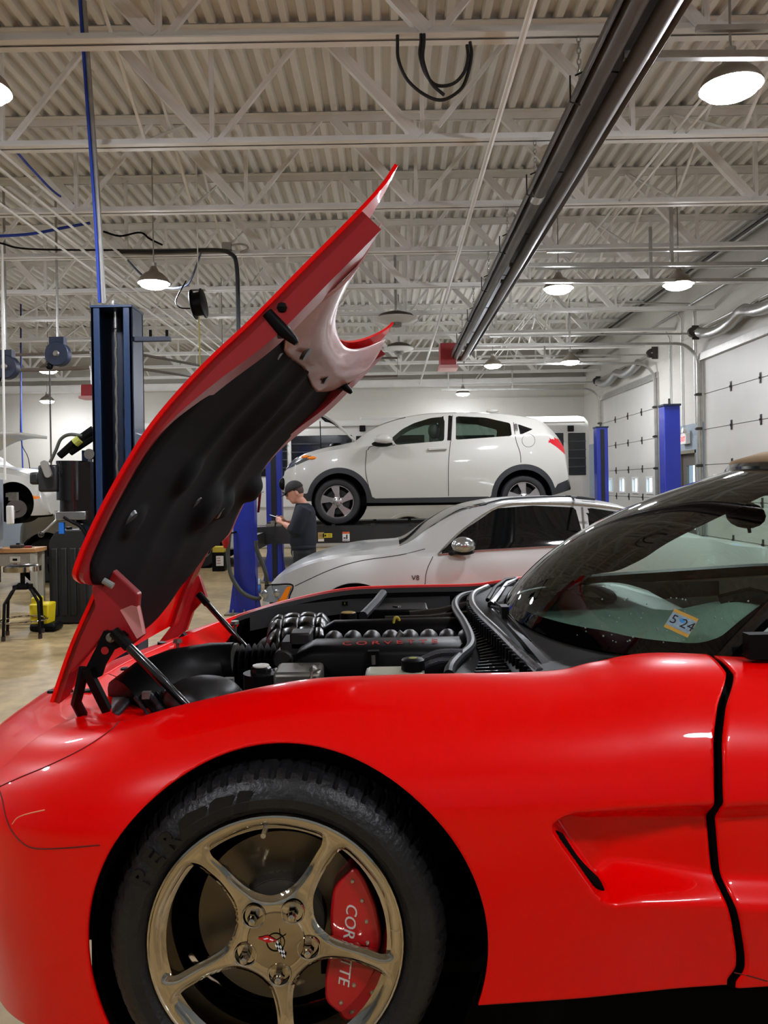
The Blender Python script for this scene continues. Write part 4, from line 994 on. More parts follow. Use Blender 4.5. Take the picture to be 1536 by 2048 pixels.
# ---- windscreen, frame and what shows through it
ZT = 1.63
bot = [(.69, 1.655, 1.215), (.60, 1.70, 1.212), (.50, 1.77, 1.208), (.415, 1.92, 1.207), (.355, 2.1, 1.215), (.335, 2.30, 1.222)]
bot = bot + [(x, 2 * YC - y, z) for x, y, z in bot[:-1][::-1]]
top = [(1.34, 1.785, 1.585), (1.25, 1.85, 1.598), (1.17, 1.94, 1.61), (1.11, 2.05, 1.62), (1.07, 2.17, 1.628), (1.055, 2.30, 1.63)]
top = top + [(x, 2 * YC - y, z) for x, y, z in top[:-1][::-1]]
b_s, t_s = resamp([tuple(q) for q in catmull(bot, 12)], 121), resamp([tuple(q) for q in catmull(top, 12)], 121)
V = np.linspace(0, 1, 81); GW = np.zeros((121, 81, 3))
k = (1 - (np.linspace(-1, 1, 121)) ** 2) ** .6
for j, v in enumerate(V):
    bulge = (.036 + .035 * k) * 4 * v * (1 - v) * (1 + .35 * (1 - 2 * v))
    GW[:, j] = b_s * (1 - v) + t_s * v + np.stack([-.55 * bulge, 0 * bulge, .83 * bulge], 1)
WB = bvh_of(GW)
cpx = [(1015, 1204), (1064, 1230), (1207, 1261), (1341, 1284), (1399, 1288), (1445, 1273), (1536, 1206), (1640, 1110), (1700, 1030), (1536, 989), (1480, 1016), (1400, 1052), (1330, 1088), (1292, 1115), (1240, 1140), (1170, 1150), (1100, 1155), (1050, 1178)]
# the clear area in the pane's own coordinates
KD = [(i, j, Vector(GW[i, j])) for i in range(0, 121, 2) for j in range(0, 81, 2)]
from mathutils.kdtree import KDTree
kd = KDTree(len(KD)); [kd.insert(q[2], n) for n, q in enumerate(KD)]; kd.balance()
def uv_of(x, y):
    q = cast(WB, x, y)
    if q is None: return None
    r = kd.find_n(q, 6); ws_ = [1 / (d + 1e-4) for _, _, d in r]; s_ = sum(ws_)
    return (sum(KD[n][0] * w1 for (_, n, _), w1 in zip(r, ws_)) / s_, sum(KD[n][1] * w1 for (_, n, _), w1 in zip(r, ws_)) / s_)
cuv = [q for q in (uv_of(x, y) for x, y in cpx) if q]
II, JJ = np.meshgrid(np.arange(121.0), np.arange(81.0), indexing='ij')
cuv = rounded(cuv, 2.0, 3)
sdc = sd_poly(II, JJ, cuv) * .01
Gs, lab = snap_cut(GW, [sdc])
M_wind = glass_mat('green tinted windscreen', '#c6e0d3', 1.52)
wind = cpart('windscreen', mb_from(Gs, lab, 1), M_wind, smooth=80)
cpart('border_and_reflection', mb_from(Gs, lab, 0), mat('black border and dark reflection', '#050506', .04, spec=.5), wind, smooth=80)  # lower band is frit; far upper black stands in for grazing reflection
# water drops
mbd = MB()
rnd = random.Random(3)
for i in range(46):
    q = cast(WB, rnd.uniform(1150, 1500), rnd.uniform(1195, 1285), .0008)
    if q: mbd.ball(tuple(q), rnd.uniform(.0012, .0028), 6)
dr = cpart('water_drops', mbd, mat('water drop', '#8fa09a', .05, spec=.8), wind); dr['kind'] = 'stuff'
# inspection sticker, seen from outside at an angle
stp = [cast(WB, x, y, .0012) for x, y in ((1357, 1222), (1405, 1243), (1367, 1272), (1321, 1249))]
sc_ = sum(stp, Vector()) / 4; exs = (stp[1] - stp[0]); eys = (stp[0] - stp[3]); Ms = frame(sc_, exs, eys)
if Ms.to_3x3().col[2].dot(sc_ - Vector((0, 0, CAMZ))) > 0: Ms = frame(sc_, exs, -eys)
sw, sh_ = exs.length, eys.length; sg = 1
st = cpart('inspection_sticker', MB().box((0, 0, 0), (sw, sh_, .0006), Ms), mat('sticker orange border', '#c89a3c', .5), wind, smooth=None)
cpart('sticker_field', MB().box((0, 0, .0005), (sw * .98, sh_ * .68, .0006), Ms), mat('sticker blue grey', '#8fa7b4', .4, noise=.3, nscale=120), st, smooth=None)
cpart('sticker_figures', text_mb('5', sh_ * .62, Ms @ Matrix.Translation((-sw * .3, .0, .001)), .0002).add(*[(lambda m: (m.v, m.f))(text_mb('24', sh_ * .62, Ms @ Matrix.Translation((sw * .26, 0, .001)), .0002))][0]), mat('sticker black', '#101820', .5), st, smooth=None)
cpart('sticker_mark', MB().lathe([(.0001, .0012), (.006, .001)], 12, Ms @ Matrix.Translation((0, .006, 0))), mat('sticker blue', '#3f8fd0', .4), st)
# frame: pillars, header, tan top
def wl(i, off=0): return [tuple(GW[i, j]) for j in range(0, 81, 4)]
for i, m in ((0, M_blkgl), (120, M_blkgl)):
    s = -1 if i == 0 else 1
    cpart('windscreen_pillar', MB().tube([(q[0] + .012, q[1] + s * .012, q[2] - .004) for q in wl(i)], .019, 10), m)
cpart('header', MB().tube([(q[0] + .02, q[1], q[2]) for q in GW[::6, 80]], .022, 10), M_blkgl)
hd_ = GW[:, 80]; Gt_ = np.stack([hd_ + (.02, 0, .012), hd_ + (.10, 0, .034), hd_ + (.45, 0, .055), hd_ * (1, .9, 1) + (.95, .23, .03), hd_ * (1, .8, 1) + (1.22, .46, -.06), hd_ * (1, .8, 1) + (1.42, .46, -.37)], 1)
cpart('soft_top', MB().grid(Gt_), mat('tan canvas', '#a98d68', .85, bump=.2, bscale=300), thick=.02, smooth=60)
# cowl between lip and pane
gl = resamp([tuple(q) for q in GW[4:112, 0]], 40); ll = resamp(lp, 40)
cpart('cowl_cover', MB().grid(np.stack([ll + (0.004, 0, -.002), ll * .5 + gl * .5 + (0, 0, .002), gl + (0, 0, -.004)], 1)), M_blk, smooth=60)
corner = cpart('cowl_corner', MB().grid([[P(1068, 1345, 1.66), P(1040, 1312, 1.80)], [P(1120, 1343, 1.64), P(1110, 1300, 1.87)], [P(1200, 1330, 1.63), P(1180, 1306, 1.80)], [P(1262, 1318, 1.63), P(1260, 1312, 1.72)], [P(1330, 1318, 1.64), P(1330, 1314, 1.68)]]), M_blk, smooth=60)
cpart('cowl_vent', MB().grid([[P(1202, 1319, 1.66), P(1192, 1327, 1.65)], [P(1285, 1312, 1.65), P(1290, 1317, 1.645)]]), M_blks, corner, thick=.004)
# wiper arms and blades
wp = cpart('wiper', MB().tube(p3([(1098, 1343, 1.72), (1078, 1318, 1.78), (1048, 1283, 1.88)]), [.014, .014, .011], 4).tube(p3([(1048, 1283, 1.88), (1010, 1243, 2.03), (985, 1220, 2.16)]), [.010, .008, .006], 4), M_blks)
cpart('wiper_blade', MB().tube(p3([(984, 1214, 2.2), (1000, 1218, 2.12), (1030, 1250, 1.98), (1062, 1290, 1.86)]), .006, 6).tube(p3([(990, 1205, 2.2), (1020, 1232, 2.05), (1060, 1283, 1.87)]), .004, 6).box(tuple(P(1008, 1222, 2.08)), (.02, .05, .03)), M_blk, wp)
wp2 = cpart('wiper', MB().tube(p3([(982, 1210, 2.34), (998, 1188, 2.5), (1012, 1168, 2.72), (1034, 1158, 2.8)]), [.012, .01, .008, .006], 6), M_blks)
cpart('wiper_blade', MB().tube(p3([(975, 1200, 2.42), (990, 1175, 2.6), (1010, 1160, 2.78), (1030, 1157, 2.85)]), .007, 6).tube(p3([(985, 1198, 2.42), (1005, 1176, 2.6), (1030, 1163, 2.75)]), .004, 6), M_blk, wp2)
# dashboard, far door, mirror and seat
M_dash = mat('pale grey vinyl', '#c4ccc7', .38, spec=.5, bump=.12, bscale=260)
xs = np.linspace(0, 1, 24); yd = np.linspace(1.70, 2.94, 50); Gd = np.zeros((24, 50, 3))
for a, x in enumerate(xs):
    for b, y in enumerate(yd):
        c = (y - YC) / .64; x0 = .40 + .30 * c * c; x1 = 1.02
        hump = .075 * math.exp(-((y - 1.93) / .17) ** 2) * float(sstep(.35, .72, x)) * float(sstep(1.02, .90, x))
        z = 1.195 - .02 * x + .028 * math.sin(PI * min(1, x * 1.1)) + hump - .10 * float(sstep(.9, 1, x)) + .02 * float(sstep(.1, -.2, c))
        Gd[a, b] = (x0 + (x1 - x0) * x, y, z)
dash = cpart('dashboard', MB().grid(Gd), M_dash, smooth=60, thick=.01)
DB = bvh_of(Gd)
def on_dash(x, y, off=.003):
    d0 = ray(x, y).normalized(); loc, n_, i_, dd = DB.ray_cast(Vector((0, 0, CAMZ)), d0); return loc + Vector((0, 0, off)) if loc else None
gr = [on_dash(1178 + 56 * math.cos(t) , 1187 + (14 + 10 * math.cos(t)) * math.sin(t) + 10 * math.cos(t)) for t in np.linspace(0, 2 * PI, 25)[:-1]]; gr = [q for q in gr if q]
cpart('speaker_grille', MB().add(gr, [tuple(range(len(gr)))]), mat('dark grille', '#1b1e1e', .7), dash, smooth=None)
cpart('instrument_hood', MB().tube(p3([(1440, 1205, 1.95), (1500, 1190, 1.93), (1560, 1205, 1.9)]), .02, 8), M_blk, dash)
Gdoor = np.array([[(x, 2.96 - .02 * t2, 1.20 + .04 * (x - .6) - .12 * t2) if t2 > 0 else (x, 3.02, 1.195 + .04 * (x - .6)) for t2 in (0, .15, .5, 1)] for x in np.linspace(.5, 2.2, 12)])
cpart('far_door_top', MB().grid(Gdoor), M_dash, smooth=60, thick=.01)
cpart('far_side_trim', MB().grid([[(x, 2.95, 1.212), (x, 2.94, .85)] for x in np.linspace(.38, 1.25, 8)]), M_blkmat, thick=.01)
cpart('far_door_sill', MB().tube([(.55, 2.985, 1.205), (1.4, 2.99, 1.245), (2.2, 2.99, 1.26)], .026, 8), M_blk)
cpart('far_mirror', MB().ball((.78, 3.12, 1.27), (.07, .09, .07), 16), M_red)
q = P(1490, 1030, 2.3); rv = cpart('rear_view_mirror', MB().ball(tuple(q), (.035, .11, .04), 16).tube([q, q + Vector((-.05, 0, .09))], .012, 8).tube([q + Vector((-.015, -.05, -.02)), q + Vector((-.01, -.05, -.05))], .005, 6), M_blk)
# near mirror root and door glass seal
cpart('mirror_sail', MB().tube(p3([(1490, 1335, 1.60), (1540, 1300, 1.60), (1600, 1262, 1.60)]), [.012, .02, .02], 8).box(tuple(P(1570, 1290, 1.57)), (.16, .03, .05)), M_blk)
cpart('door_sill_trim', MB().tube(p3([(1448, 1352, 1.60), (1462, 1338, 1.61), (1500, 1315, 1.63), (1560, 1270, 1.67)]), [.006, .008, .009, .01], 6), M_blkgl)
# low lift that carries the car
lf = thing('car_lift', 'low black lift standing under the red sports car', 'lift', (.5, YC, 0))
for yy in (1.78, 2.82):
    obj('lift_shade_beam', MB().box((.75, yy, .50), (2.3, .40, .12)), M_blkmat, lf, world=True, bevel=.01)  # beams made wide and black, also standing in for the shaded floor
    for xx in (.0, .9): obj('lift_leg', MB().box((xx, yy, .24), (.12, .12, .44)).box((xx, yy, .01), (.3, .3, .02)), M_blkmat, lf, world=True)
    for xx in (.3, .9): obj('lift_pad', MB().box((xx, yy, .625), (.12, .12, .13)), M_black, lf, world=True)
# ================================================================ other vehicles
M_tire = mat('black tyre', '#161617', .6, noise=.2, nscale=20)
M_dkglass = mat('dark tinted glass', '#0a0c0d', .04, spec=.6)
M_clad = mat('charcoal cladding', '#26282a', .6)
M_alloy = mat('bright alloy', '#c2c2c0', .22, .9)
M_seamk = mat('panel gap', '#3b3a38', .7)
def px_curve(pts, Y): 
    q = [P(x, y, Y) for x, y in pts]; return pl([p.x for p in q], [p.z for p in q])
def car_shell(top, belt, bot, Y, W, wr, taper, ni=170, droof=.25):
    """loft of cross sections; the outlines are given where the near side stands"""
    ft = pl([P(x, y, Y).x for x, y in top], [P(x, y, Y + droof * W).z for x, y in top]); fb, fo = px_curve(belt, Y), px_curve(bot, Y)
    x0 = P(top[0][0], top[0][1], Y).x; x1 = P(top[-1][0], top[-1][1], Y).x
    t = np.linspace(0, 1, ni); X = x0 + (x1 - x0) * (t - .5 * .25 * np.sin(2 * PI * t) / PI)
    fw = pl([x0 + (x1 - x0) * a for a, _ in taper], [b for _, b in taper]); fr = pl([x0 + (x1 - x0) * a for a, _ in wr], [b for _, b in wr])
    zt, zs, zo = ft(X), fb(X), fo(X); zs = np.minimum(zs, zt - .02); wb = W / 2 * fw(X); wrr = wb * fr(X)
    half = []
    n1, n2, n3 = 20, 16, 12
    for k in range(n1):      # lower side
        s = k / n1; y = wb * (.94 + .06 * np.sin(PI * min(1, .08 + s * .85))); half.append((y, zo + (zs - zo) * s))
    ze = zt - np.minimum(.055, (zt - zs) * .4)
    for k in range(n2):      # belt to roof edge
        s = k / n2; y = wb * (.94 + .06 * math.sin(PI * .93)) * (1 - s) + wrr * s + .02 * np.sin(PI * s) * (zt - zs); half.append((y, zs + (ze - zs) * s))
    for k in range(n3 + 1):  # roof
        s = k / n3 * PI / 2; half.append((wrr * np.cos(s) ** .9 if k < n3 else 0 * wrr, ze + (zt - ze) * np.sin(s)))
    Yc = Y + W / 2; rows_ = [np.stack([X, Yc - y, z], -1) for y, z in half]; rows_ += [np.stack([X, Yc + y, z], -1) for y, z in half[:-1][::-1]]
    return np.stack(rows_, 1), (n1, n2, n3)
def side_poly(px, Y, r=.02): return rounded([(P(x, y, Y).x, P(x, y, Y).z) for x, y in px], r, 4)
def near_only(G, sd, Yc): return np.where(G[..., 1] < Yc, sd, 1.0)
def wheel_parts(root, c, r, rim_r, nsp, name='wheel', metal=None, side=-1, width=.2, spoke=.5, twist=0.0):
    """tyre, rim with spokes and nuts; c is the outer face centre, facing the camera side"""
    M = Matrix.Translation(c) @ Matrix.Rotation(PI / 2 * (1 if side < 0 else -1), 4, 'X')
    w = obj(name, MB().lathe([(rim_r * .97, -.0), (rim_r * 1.02, .012), (rim_r * 1.12, .022), (r * .93, .016), (r * .985, -.012), (r, -.04), (r, -width + .03), (r * .93, -width), (rim_r * .95, -width)], 48, M), M_tire, root, world=True)
    obj('rim', MB().lathe([(rim_r * 1.0, .012), (rim_r * .97, .012), (rim_r * .93, -.005), (rim_r * .9, -.1)], 40, M), metal or M_alloy, w, world=True)
    obj('brake_drum', MB().lathe([(.0001, -.06), (rim_r * .75, -.062), (rim_r * .9, -.12)], 28, M), mat('dark brake', '#1c1b1a', .6), w, world=True)
    for k in range(nsp):
        a = 2 * PI * k / nsp + PI / 2; h0, h1 = rim_r * .2, rim_r * .97; wd0, wd1 = rim_r * spoke * .34, rim_r * spoke * .5
        pts = [(h0, -wd0), (h0 + .3 * (h1 - h0), -wd0 * .75), (h1, -wd1 + twist), (h1, wd1 + twist), (h0 + .3 * (h1 - h0), wd0 * .75), (h0, wd0)]
        R2 = Matrix.Rotation(a, 4, 'Z'); obj('spoke', MB().prism(pts, -.03, .004, M @ R2), metal or M_alloy, w, world=True, smooth=30)
    obj('hub', MB().lathe([(.0001, .012), (rim_r * .14, .011), (rim_r * .3, .004), (rim_r * .32, -.03)], 24, M), metal or M_alloy, w, world=True)
    for k in range(5):
        a = 2 * PI * k / 5 + PI / 2 + PI / 5; obj('lug_nut', MB().cyl((0, 0, 0), (0, 0, .016), .011, n=6), M_hinge, w, world=False) if False else obj('lug_nut', MB().lathe([(.0001, .016), (.010, .014), (.012, .0)], 6, M @ Matrix.Translation((rim_r * .24 * math.cos(a), rim_r * .24 * math.sin(a), .004))), M_hinge, w, world=True)
    return w
def tubes_px(name, root, lines, Y, r, m, parent=None, n=6, bvh=None, off=.002):
    out = None
    for l in lines:
        pts = []
        for q in catmull(l, 5):
            p = (cast(bvh, q[0], q[1], off) if bvh else None) or P(q[0], q[1], Y)
            pts.append(p)
        out = obj(name, MB().tube(pts, r, n), m, parent or root, world=True)
    return out

# ---------------- silver coupe
YA, WA = 6.72, 1.9
M_silver = mat('silver car paint', '#cdcecb', .30, .5, coat=.6, coat_rough=.04)
coupe = thing('coupe', 'silver two-door coupe with chrome mirror behind the red car', 'car', (1.0, YA + WA / 2, 0))
top = [(506, 1216), (512, 1190), (524, 1166), (545, 1147), (600, 1122), (660, 1105), (720, 1096), (790, 1091), (865, 1047), (935, 1013), (990, 1001), (1060, 994), (1130, 992), (1200, 996), (1265, 1005), (1330, 1030), (1400, 1058), (1470, 1078), (1560, 1088), (1602, 1108), (1616, 1165)]
belt = [(506, 1225), (524, 1180), (560, 1155), (640, 1125), (720, 1112), (800, 1108), (872, 1108), (960, 1098), (1080, 1091), (1180, 1083), (1300, 1074), (1420, 1078), (1560, 1098), (1602, 1120), (1616, 1180)]
bot = [(506, 1262), (530, 1290), (700, 1292), (1100, 1294), (1500, 1286), (1616, 1250)]
GA, nn = car_shell(top, belt, bot, YA, WA, [(0, .5), (.1, .72), (.25, .78), (.36, .74), (.45, .70), (.7, .66), (.8, .70), (.9, .8), (1, .75)], [(0, .62), (.02, .74), (.06, .86), (.12, .94), (.25, 1), (.8, 1), (.93, .93), (1, .72)], 190)
Yc = YA + WA / 2; X, Z = GA[..., 0], GA[..., 2]
w1 = side_poly([(878, 1107), (925, 1063), (997, 1018), (1073, 1012), (1160, 1016), (1166, 1086), (1060, 1093), (957, 1099)], YA + .1, .03)
w2 = side_poly([(1184, 1016), (1252, 1026), (1300, 1040), (1322, 1055), (1290, 1068), (1178, 1084)], YA + .1, .03)
hl = side_poly([(520, 1172), (584, 1170), (586, 1176), (572, 1204), (512, 1207), (511, 1196)], YA + .2, .015)
sds = [near_only(GA, sd_poly(X, Z, p), Yc - .2) for p in (w1, w2, hl)]
sds[0] = np.where(GA[..., 1] < Yc - .52, sds[0], 1.0); sds[1] = np.where(GA[..., 1] < Yc - .52, sds[1], 1.0)
aw = [(P(712, 1228, YA).x, .355), (P(712, 1228, YA).x + 2.86, .355)]
for x, z in aw: sds.append(np.where(np.abs(GA[..., 1] - Yc) > .5, np.hypot(X - x, Z - z) - .39, 1.0))
xw0, xw1 = P(800, 1090, YA).x, P(985, 1001, YA).x
wsd = np.maximum(np.abs(GA[..., 1] - Yc) - (.62 + .0 * X), np.maximum(xw0 - X, X - xw1)); sds.append(np.where(Z > 1.0, wsd, 1.0))
xr0, xr1 = P(1290, 1001, YA).x, P(1440, 1001, YA).x
sds.append(np.where(Z > .95, np.maximum(np.abs(GA[..., 1] - Yc) - .58, np.maximum(xr0 - X, X - xr1)), 1.0))
far = np.minimum(sd_poly(X, Z, w1), sd_poly(X, Z, w2)); sds.append(np.where(GA[..., 1] > Yc + .2, far, 1.0))
Gs, lab = snap_cut(GA, sds)
body = obj('body', mb_from(Gs, lab, 0, True), M_silver, coupe, world=True, smooth=50)
BA = bvh_of(GA)
obj('door_window', mb_from(Gs, lab, 1, True), M_dkglass, coupe, world=True)
obj('quarter_window', mb_from(Gs, lab, 2, True), M_dkglass, coupe, world=True)
hlo = obj('headlight', mb_from(Gs, lab, 3, True), mat('headlight inner', '#8a8e90', .15, .3), coupe, world=True)
obj('windscreen', mb_from(Gs, lab, 6, True), mat('coupe windscreen', '#20241f', .05, spec=.6), coupe, world=True)
obj('rear_window', mb_from(Gs, lab, 7, True), M_dkglass, coupe, world=True); obj('far_window', mb_from(Gs, lab, 8, True), M_dkglass, coupe, world=True)
for sx in aw: 
    obj('arch_liner', MB().lathe([(.395, 0), (.395, -.3), (.0001, -.3)], 36, Matrix.Translation((sx[0], YA + .02, sx[1])) @ Matrix.Rotation(PI / 2, 4, 'X')), M_blkmat, coupe, world=True)
    wheel_parts(coupe, (sx[0], YA + .05, sx[1]), .35, .24, 5); wheel_parts(coupe, (sx[0], YA + WA - .05, sx[1]), .35, .24, 5, side=1)
lens = [cast(BA, x, y, .006) for x, y in ((574, 1174), (584, 1172), (572, 1203), (553, 1204), (562, 1196))]
obj('turn_lens', MB().add([q for q in lens if q], [tuple(range(len([q for q in lens if q])))]), mat('amber lens', '#e07a14', .25), hlo, world=True, smooth=None)
for x, y, r in ((533, 1188, .05), (555, 1186, .045)):
    q = cast(BA, x, y, .003)
    if q: obj('projector', MB().ball(tuple(q), (r, .012, r * .8), 14), mat('lamp chrome', '#a8adb0', .15, .8), hlo, world=True)
tubes_px('headlight_rim', coupe, [[(530, 1171), (552, 1169), (585, 1170), (580, 1190), (572, 1205), (540, 1206)]], YA, .007, M_blk, hlo, bvh=BA)
tubes_px('window_trim', coupe, [[(876, 1109), (925, 1061), (997, 1015), (1073, 1008), (1165, 1011), (1252, 1022), (1325, 1050)]], YA, .010, M_alloy, bvh=BA, off=.006)
tubes_px('window_trim', coupe, [[(876, 1110), (957, 1102), (1060, 1096), (1170, 1089), (1290, 1074)]], YA, .009, M_alloy, bvh=BA, off=.006)
tubes_px('pillar_trim', coupe, [[(1164, 1016), (1167, 1050), (1170, 1087)]], YA, .010, M_alloy, bvh=BA, off=.004)
tubes_px('panel_gap', coupe, [[(866, 1113), (854, 1140), (850, 1170), (849, 1230)], [(1172, 1092), (1178, 1140), (1180, 1200)]], YA, .004, M_seamk, body, bvh=BA, off=.0)
tubes_px('panel_gap', coupe, [[(590, 1172), (660, 1140), (720, 1122), (800, 1110), (850, 1098)]], YA, .004, M_seamk, body, bvh=BA, off=.0)
tubes_px('roof_rail', coupe, [[(960, 1012), (1000, 1001), (1060, 996), (1130, 994), (1190, 998)]], YA, .012, M_clad, bvh=BA, off=.004)
mc = P(927, 1091, YA - .1); mir = obj('side_mirror', MB().ball(tuple(mc), (.105, .10, .075), 20), mat('brushed alloy', '#b4b6b6', .2, .9), coupe, world=True)
obj('mirror_foot', MB().tube([mc + Vector((-.03, .02, -.05)), mc + Vector((-.1, .14, -.075))], .025, 8).ball(tuple(mc + Vector((0, 0, -.055))), (.1, .07, .03), 12), M_blk, mir, world=True)
q = cast(BA, 831, 1156, .004); obj('badge', text_mb('V8', .062, frame(q, (1, 0, 0), (0, 0, 1)), .004), M_hinge, coupe, world=True, smooth=None)
tubes_px('headrest', coupe, [[(1085, 1040), (1085, 1090)]], YA + .5, .12, M_blkmat)

# ---------------- white crossover on the four-post lift
YH, WH = 10.9, 1.75
M_white = mat('pearl white paint', '#b4b2a9', .28, coat=.6, coat_rough=.04)
suv = thing('crossover_car', 'white crossover with open hood standing on the raised lift runways', 'car', (P(850, 1050, YH).x, YH + WH / 2, P(681, 1051, YH).z))
top = [(556, 966), (557, 945), (566, 928), (590, 911), (640, 896), (690, 886), (706, 881), (735, 860), (775, 842), (820, 830), (870, 824), (930, 822), (1000, 824), (1050, 829), (1090, 838), (1108, 852), (1128, 875), (1137, 900), (1140, 940), (1146, 968)]
belt = [(556, 970), (562, 950), (580, 930), (640, 905), (706, 895), (790, 891), (890, 882), (960, 877), (1040, 870), (1090, 866), (1130, 890), (1146, 972)]
bot = [(556, 985), (575, 998), (620, 1003), (735, 1006), (980, 1004), (1100, 992), (1146, 980)]
GH, nn = car_shell(top, belt, bot, YH, WH, [(0, .6), (.1, .78), (.25, .80), (.35, .74), (.5, .70), (.85, .66), (.93, .72), (1, .8)], [(0, .62), (.02, .74), (.06, .88), (.13, .96), (.25, 1), (.85, 1), (.95, .92), (1, .84)], 190)
Yc = YH + WH / 2; X, Z = GH[..., 0], GH[..., 2]
wf = side_poly([(783, 876), (805, 857), (828, 845), (862, 834), (891, 831), (888, 882), (792, 890)], YH + .08, .03)
wb_ = side_poly([(914, 830), (973, 833), (1023, 845), (1023, 872), (911, 880)], YH + .08, .03)
wq = side_poly([(1038, 847), (1067, 858), (1040, 870)], YH + .08, .01)
wcn = P(674, 1004, YH); wcr = P(1049, 997, YH); kx = YH / FPX
sds = [near_only(GH, sd_poly(X, Z, p), Yc - .2) for p in (wf, wb_, wq)]
sds = [np.where(GH[..., 1] < Yc - .5, s_, 1.0) for s_ in sds]
sidew = np.abs(GH[..., 1] - Yc) > .45
hole = np.minimum(np.hypot(X - wcn.x - .03, Z - wcn.z - .02), np.hypot(X - wcr.x, Z - wcr.z - .02)) - 55 * kx; sds.append(np.where(sidew, hole, 1.0))
clad = np.minimum(hole - 11 * kx, np.maximum(Z - P(800, 996, YH).z - .035 * np.sin((X - wcn.x) * 0), np.maximum(wcn.x - X, X - wcr.x)))
rearb = sd_poly(X, Z, side_poly([(1108, 985), (1118, 968), (1150, 955), (1155, 1000), (1100, 1000)], YH, .01)); frontb = sd_poly(X, Z, side_poly([(550, 983), (570, 986), (625, 988), (625, 1010), (550, 1010)], YH, .01))
sds.append(np.where(sidew, np.minimum(clad, np.minimum(rearb, frontb)), 1.0))
sds.append(near_only(GH, sd_poly(X, Z, side_poly([(1090, 879), (1128, 876), (1136, 888), (1135, 910), (1112, 892)], YH + .05, .012)), Yc))
sds.append(near_only(GH, sd_poly(X, Z, side_poly([(560, 934), (580, 918), (622, 912), (628, 916), (590, 932), (562, 942)], YH + .15, .01)), Yc))
xw0, xw1 = P(710, 880, YH).x, P(812, 832, YH).x
sds.append(np.where(Z > 1.9, np.maximum(np.abs(GH[..., 1] - Yc) - .62, np.maximum(xw0 - X, X - xw1)), 1.0))
far = np.minimum(sd_poly(X, Z, wf), sd_poly(X, Z, wb_)); sds.append(np.where(GH[..., 1] > Yc + .2, far, 1.0))
xb0, xb1 = P(560, 880, YH).x, P(700, 832, YH).x
sds.append(np.where(Z > 1.6, np.maximum(np.abs(GH[..., 1] - Yc) - .58, np.maximum(xb0 + .2 - X, X - xb1)), 1.0))
Gs, lab = snap_cut(GH, sds); BH = bvh_of(GH)
M_cglass = glass_mat('crossover side glass', '#bccfc5', 1.5)
body = obj('body', mb_from(Gs, lab, 0, True), M_white, suv, world=True, smooth=50)
for k, nm, m in ((1, 'front_window', M_cglass), (2, 'rear_window', M_cglass), (3, 'quarter_window', M_dkglass), (5, 'cladding', M_clad), (6, 'tail_light', mat('red lens', '#b01420', .2, coat=.5)), (7, 'headlight', mat('headlight glassy', '#56595a', .12, .3)), (8, 'windscreen', M_cglass), (9, 'far_window', M_cglass), (10, 'engine_bay', M_blkmat)):
    obj(nm, mb_from(Gs, lab, k, True), m, suv, world=True, smooth=50)
for c in (wcn, wcr):
    obj('arch_liner', MB().lathe([(56 * kx, 0), (56 * kx, -.3), (.0001, -.3)], 36, Matrix.Translation((c.x + (.03 if c is wcn else 0), YH + .03, c.z + .02)) @ Matrix.Rotation(PI / 2, 4, 'X')), M_blkmat, suv, world=True)
    wheel_parts(suv, (c.x, YH + .06, c.z), 47 * kx, 33 * kx, 6 - 1, spoke=.55, twist=.03); wheel_parts(suv, (c.x, YH + WH - .06, c.z), 47 * kx, 33 * kx, 5, side=1)
obj('underbody', MB().box(((wcn.x + wcr.x) / 2, Yc, wcn.z - .0), (2.9, 1.5, .14)), M_blkmat, suv, world=True)
tubes_px('panel_gap', suv, [[(733, 900), (731, 940), (738, 975), (745, 996)], [(901, 883), (897, 930), (897, 992)], [(905, 830), (902, 883)], [(1027, 845), (1032, 880), (1040, 905), (1042, 925)], [(735, 900), (745, 892), (790, 890)]], YH, .005, M_seamk, body, bvh=BH, off=0)
tubes_px('pillar_trim', suv, [[(900, 832), (898, 882)]], YH, .045, M_blkgl, bvh=BH, off=-.03)
tubes_px('fuel_flap', suv, [[(1057 + 13 * math.cos(t), 881 + 13 * math.sin(t)) for t in np.linspace(0, 2 * PI, 13)]], YH, .003, M_seamk, body, bvh=BH, off=0)
tubes_px('door_handle', suv, [[(857, 899), (872, 898), (893, 897)]], YH, .022, M_white, bvh=BH, off=.015)
tubes_px('handle_rear', suv, [[(1031, 850), (1032, 862)]], YH, .03, M_alloy, bvh=BH, off=.0)
mc = P(767, 879, YH - .12); mir = obj('side_mirror', MB().ball(tuple(mc), (.13, .09, .085), 18), M_white, suv, world=True); obj('mirror_base', MB().ball(tuple(mc + Vector((-.02, .02, -.06))), (.15, .09, .045), 14).tube([mc, mc + Vector((-.02, .2, -.06))], .03, 8), M_blk, mir, world=True)
for px, py, Y in ((868, 862, YH + .45), (868, 862, YH + 1.25)):
    q = P(px, py, Y); st = obj('seat', MB().ball((q.x, q.y, q.z), (.09, .12, .12), 14).ball((q.x + .03, q.y, q.z - .42), (.1, .22, .32), 14), mat('grey seat cloth', '#6f6a66', .8), suv, world=True)
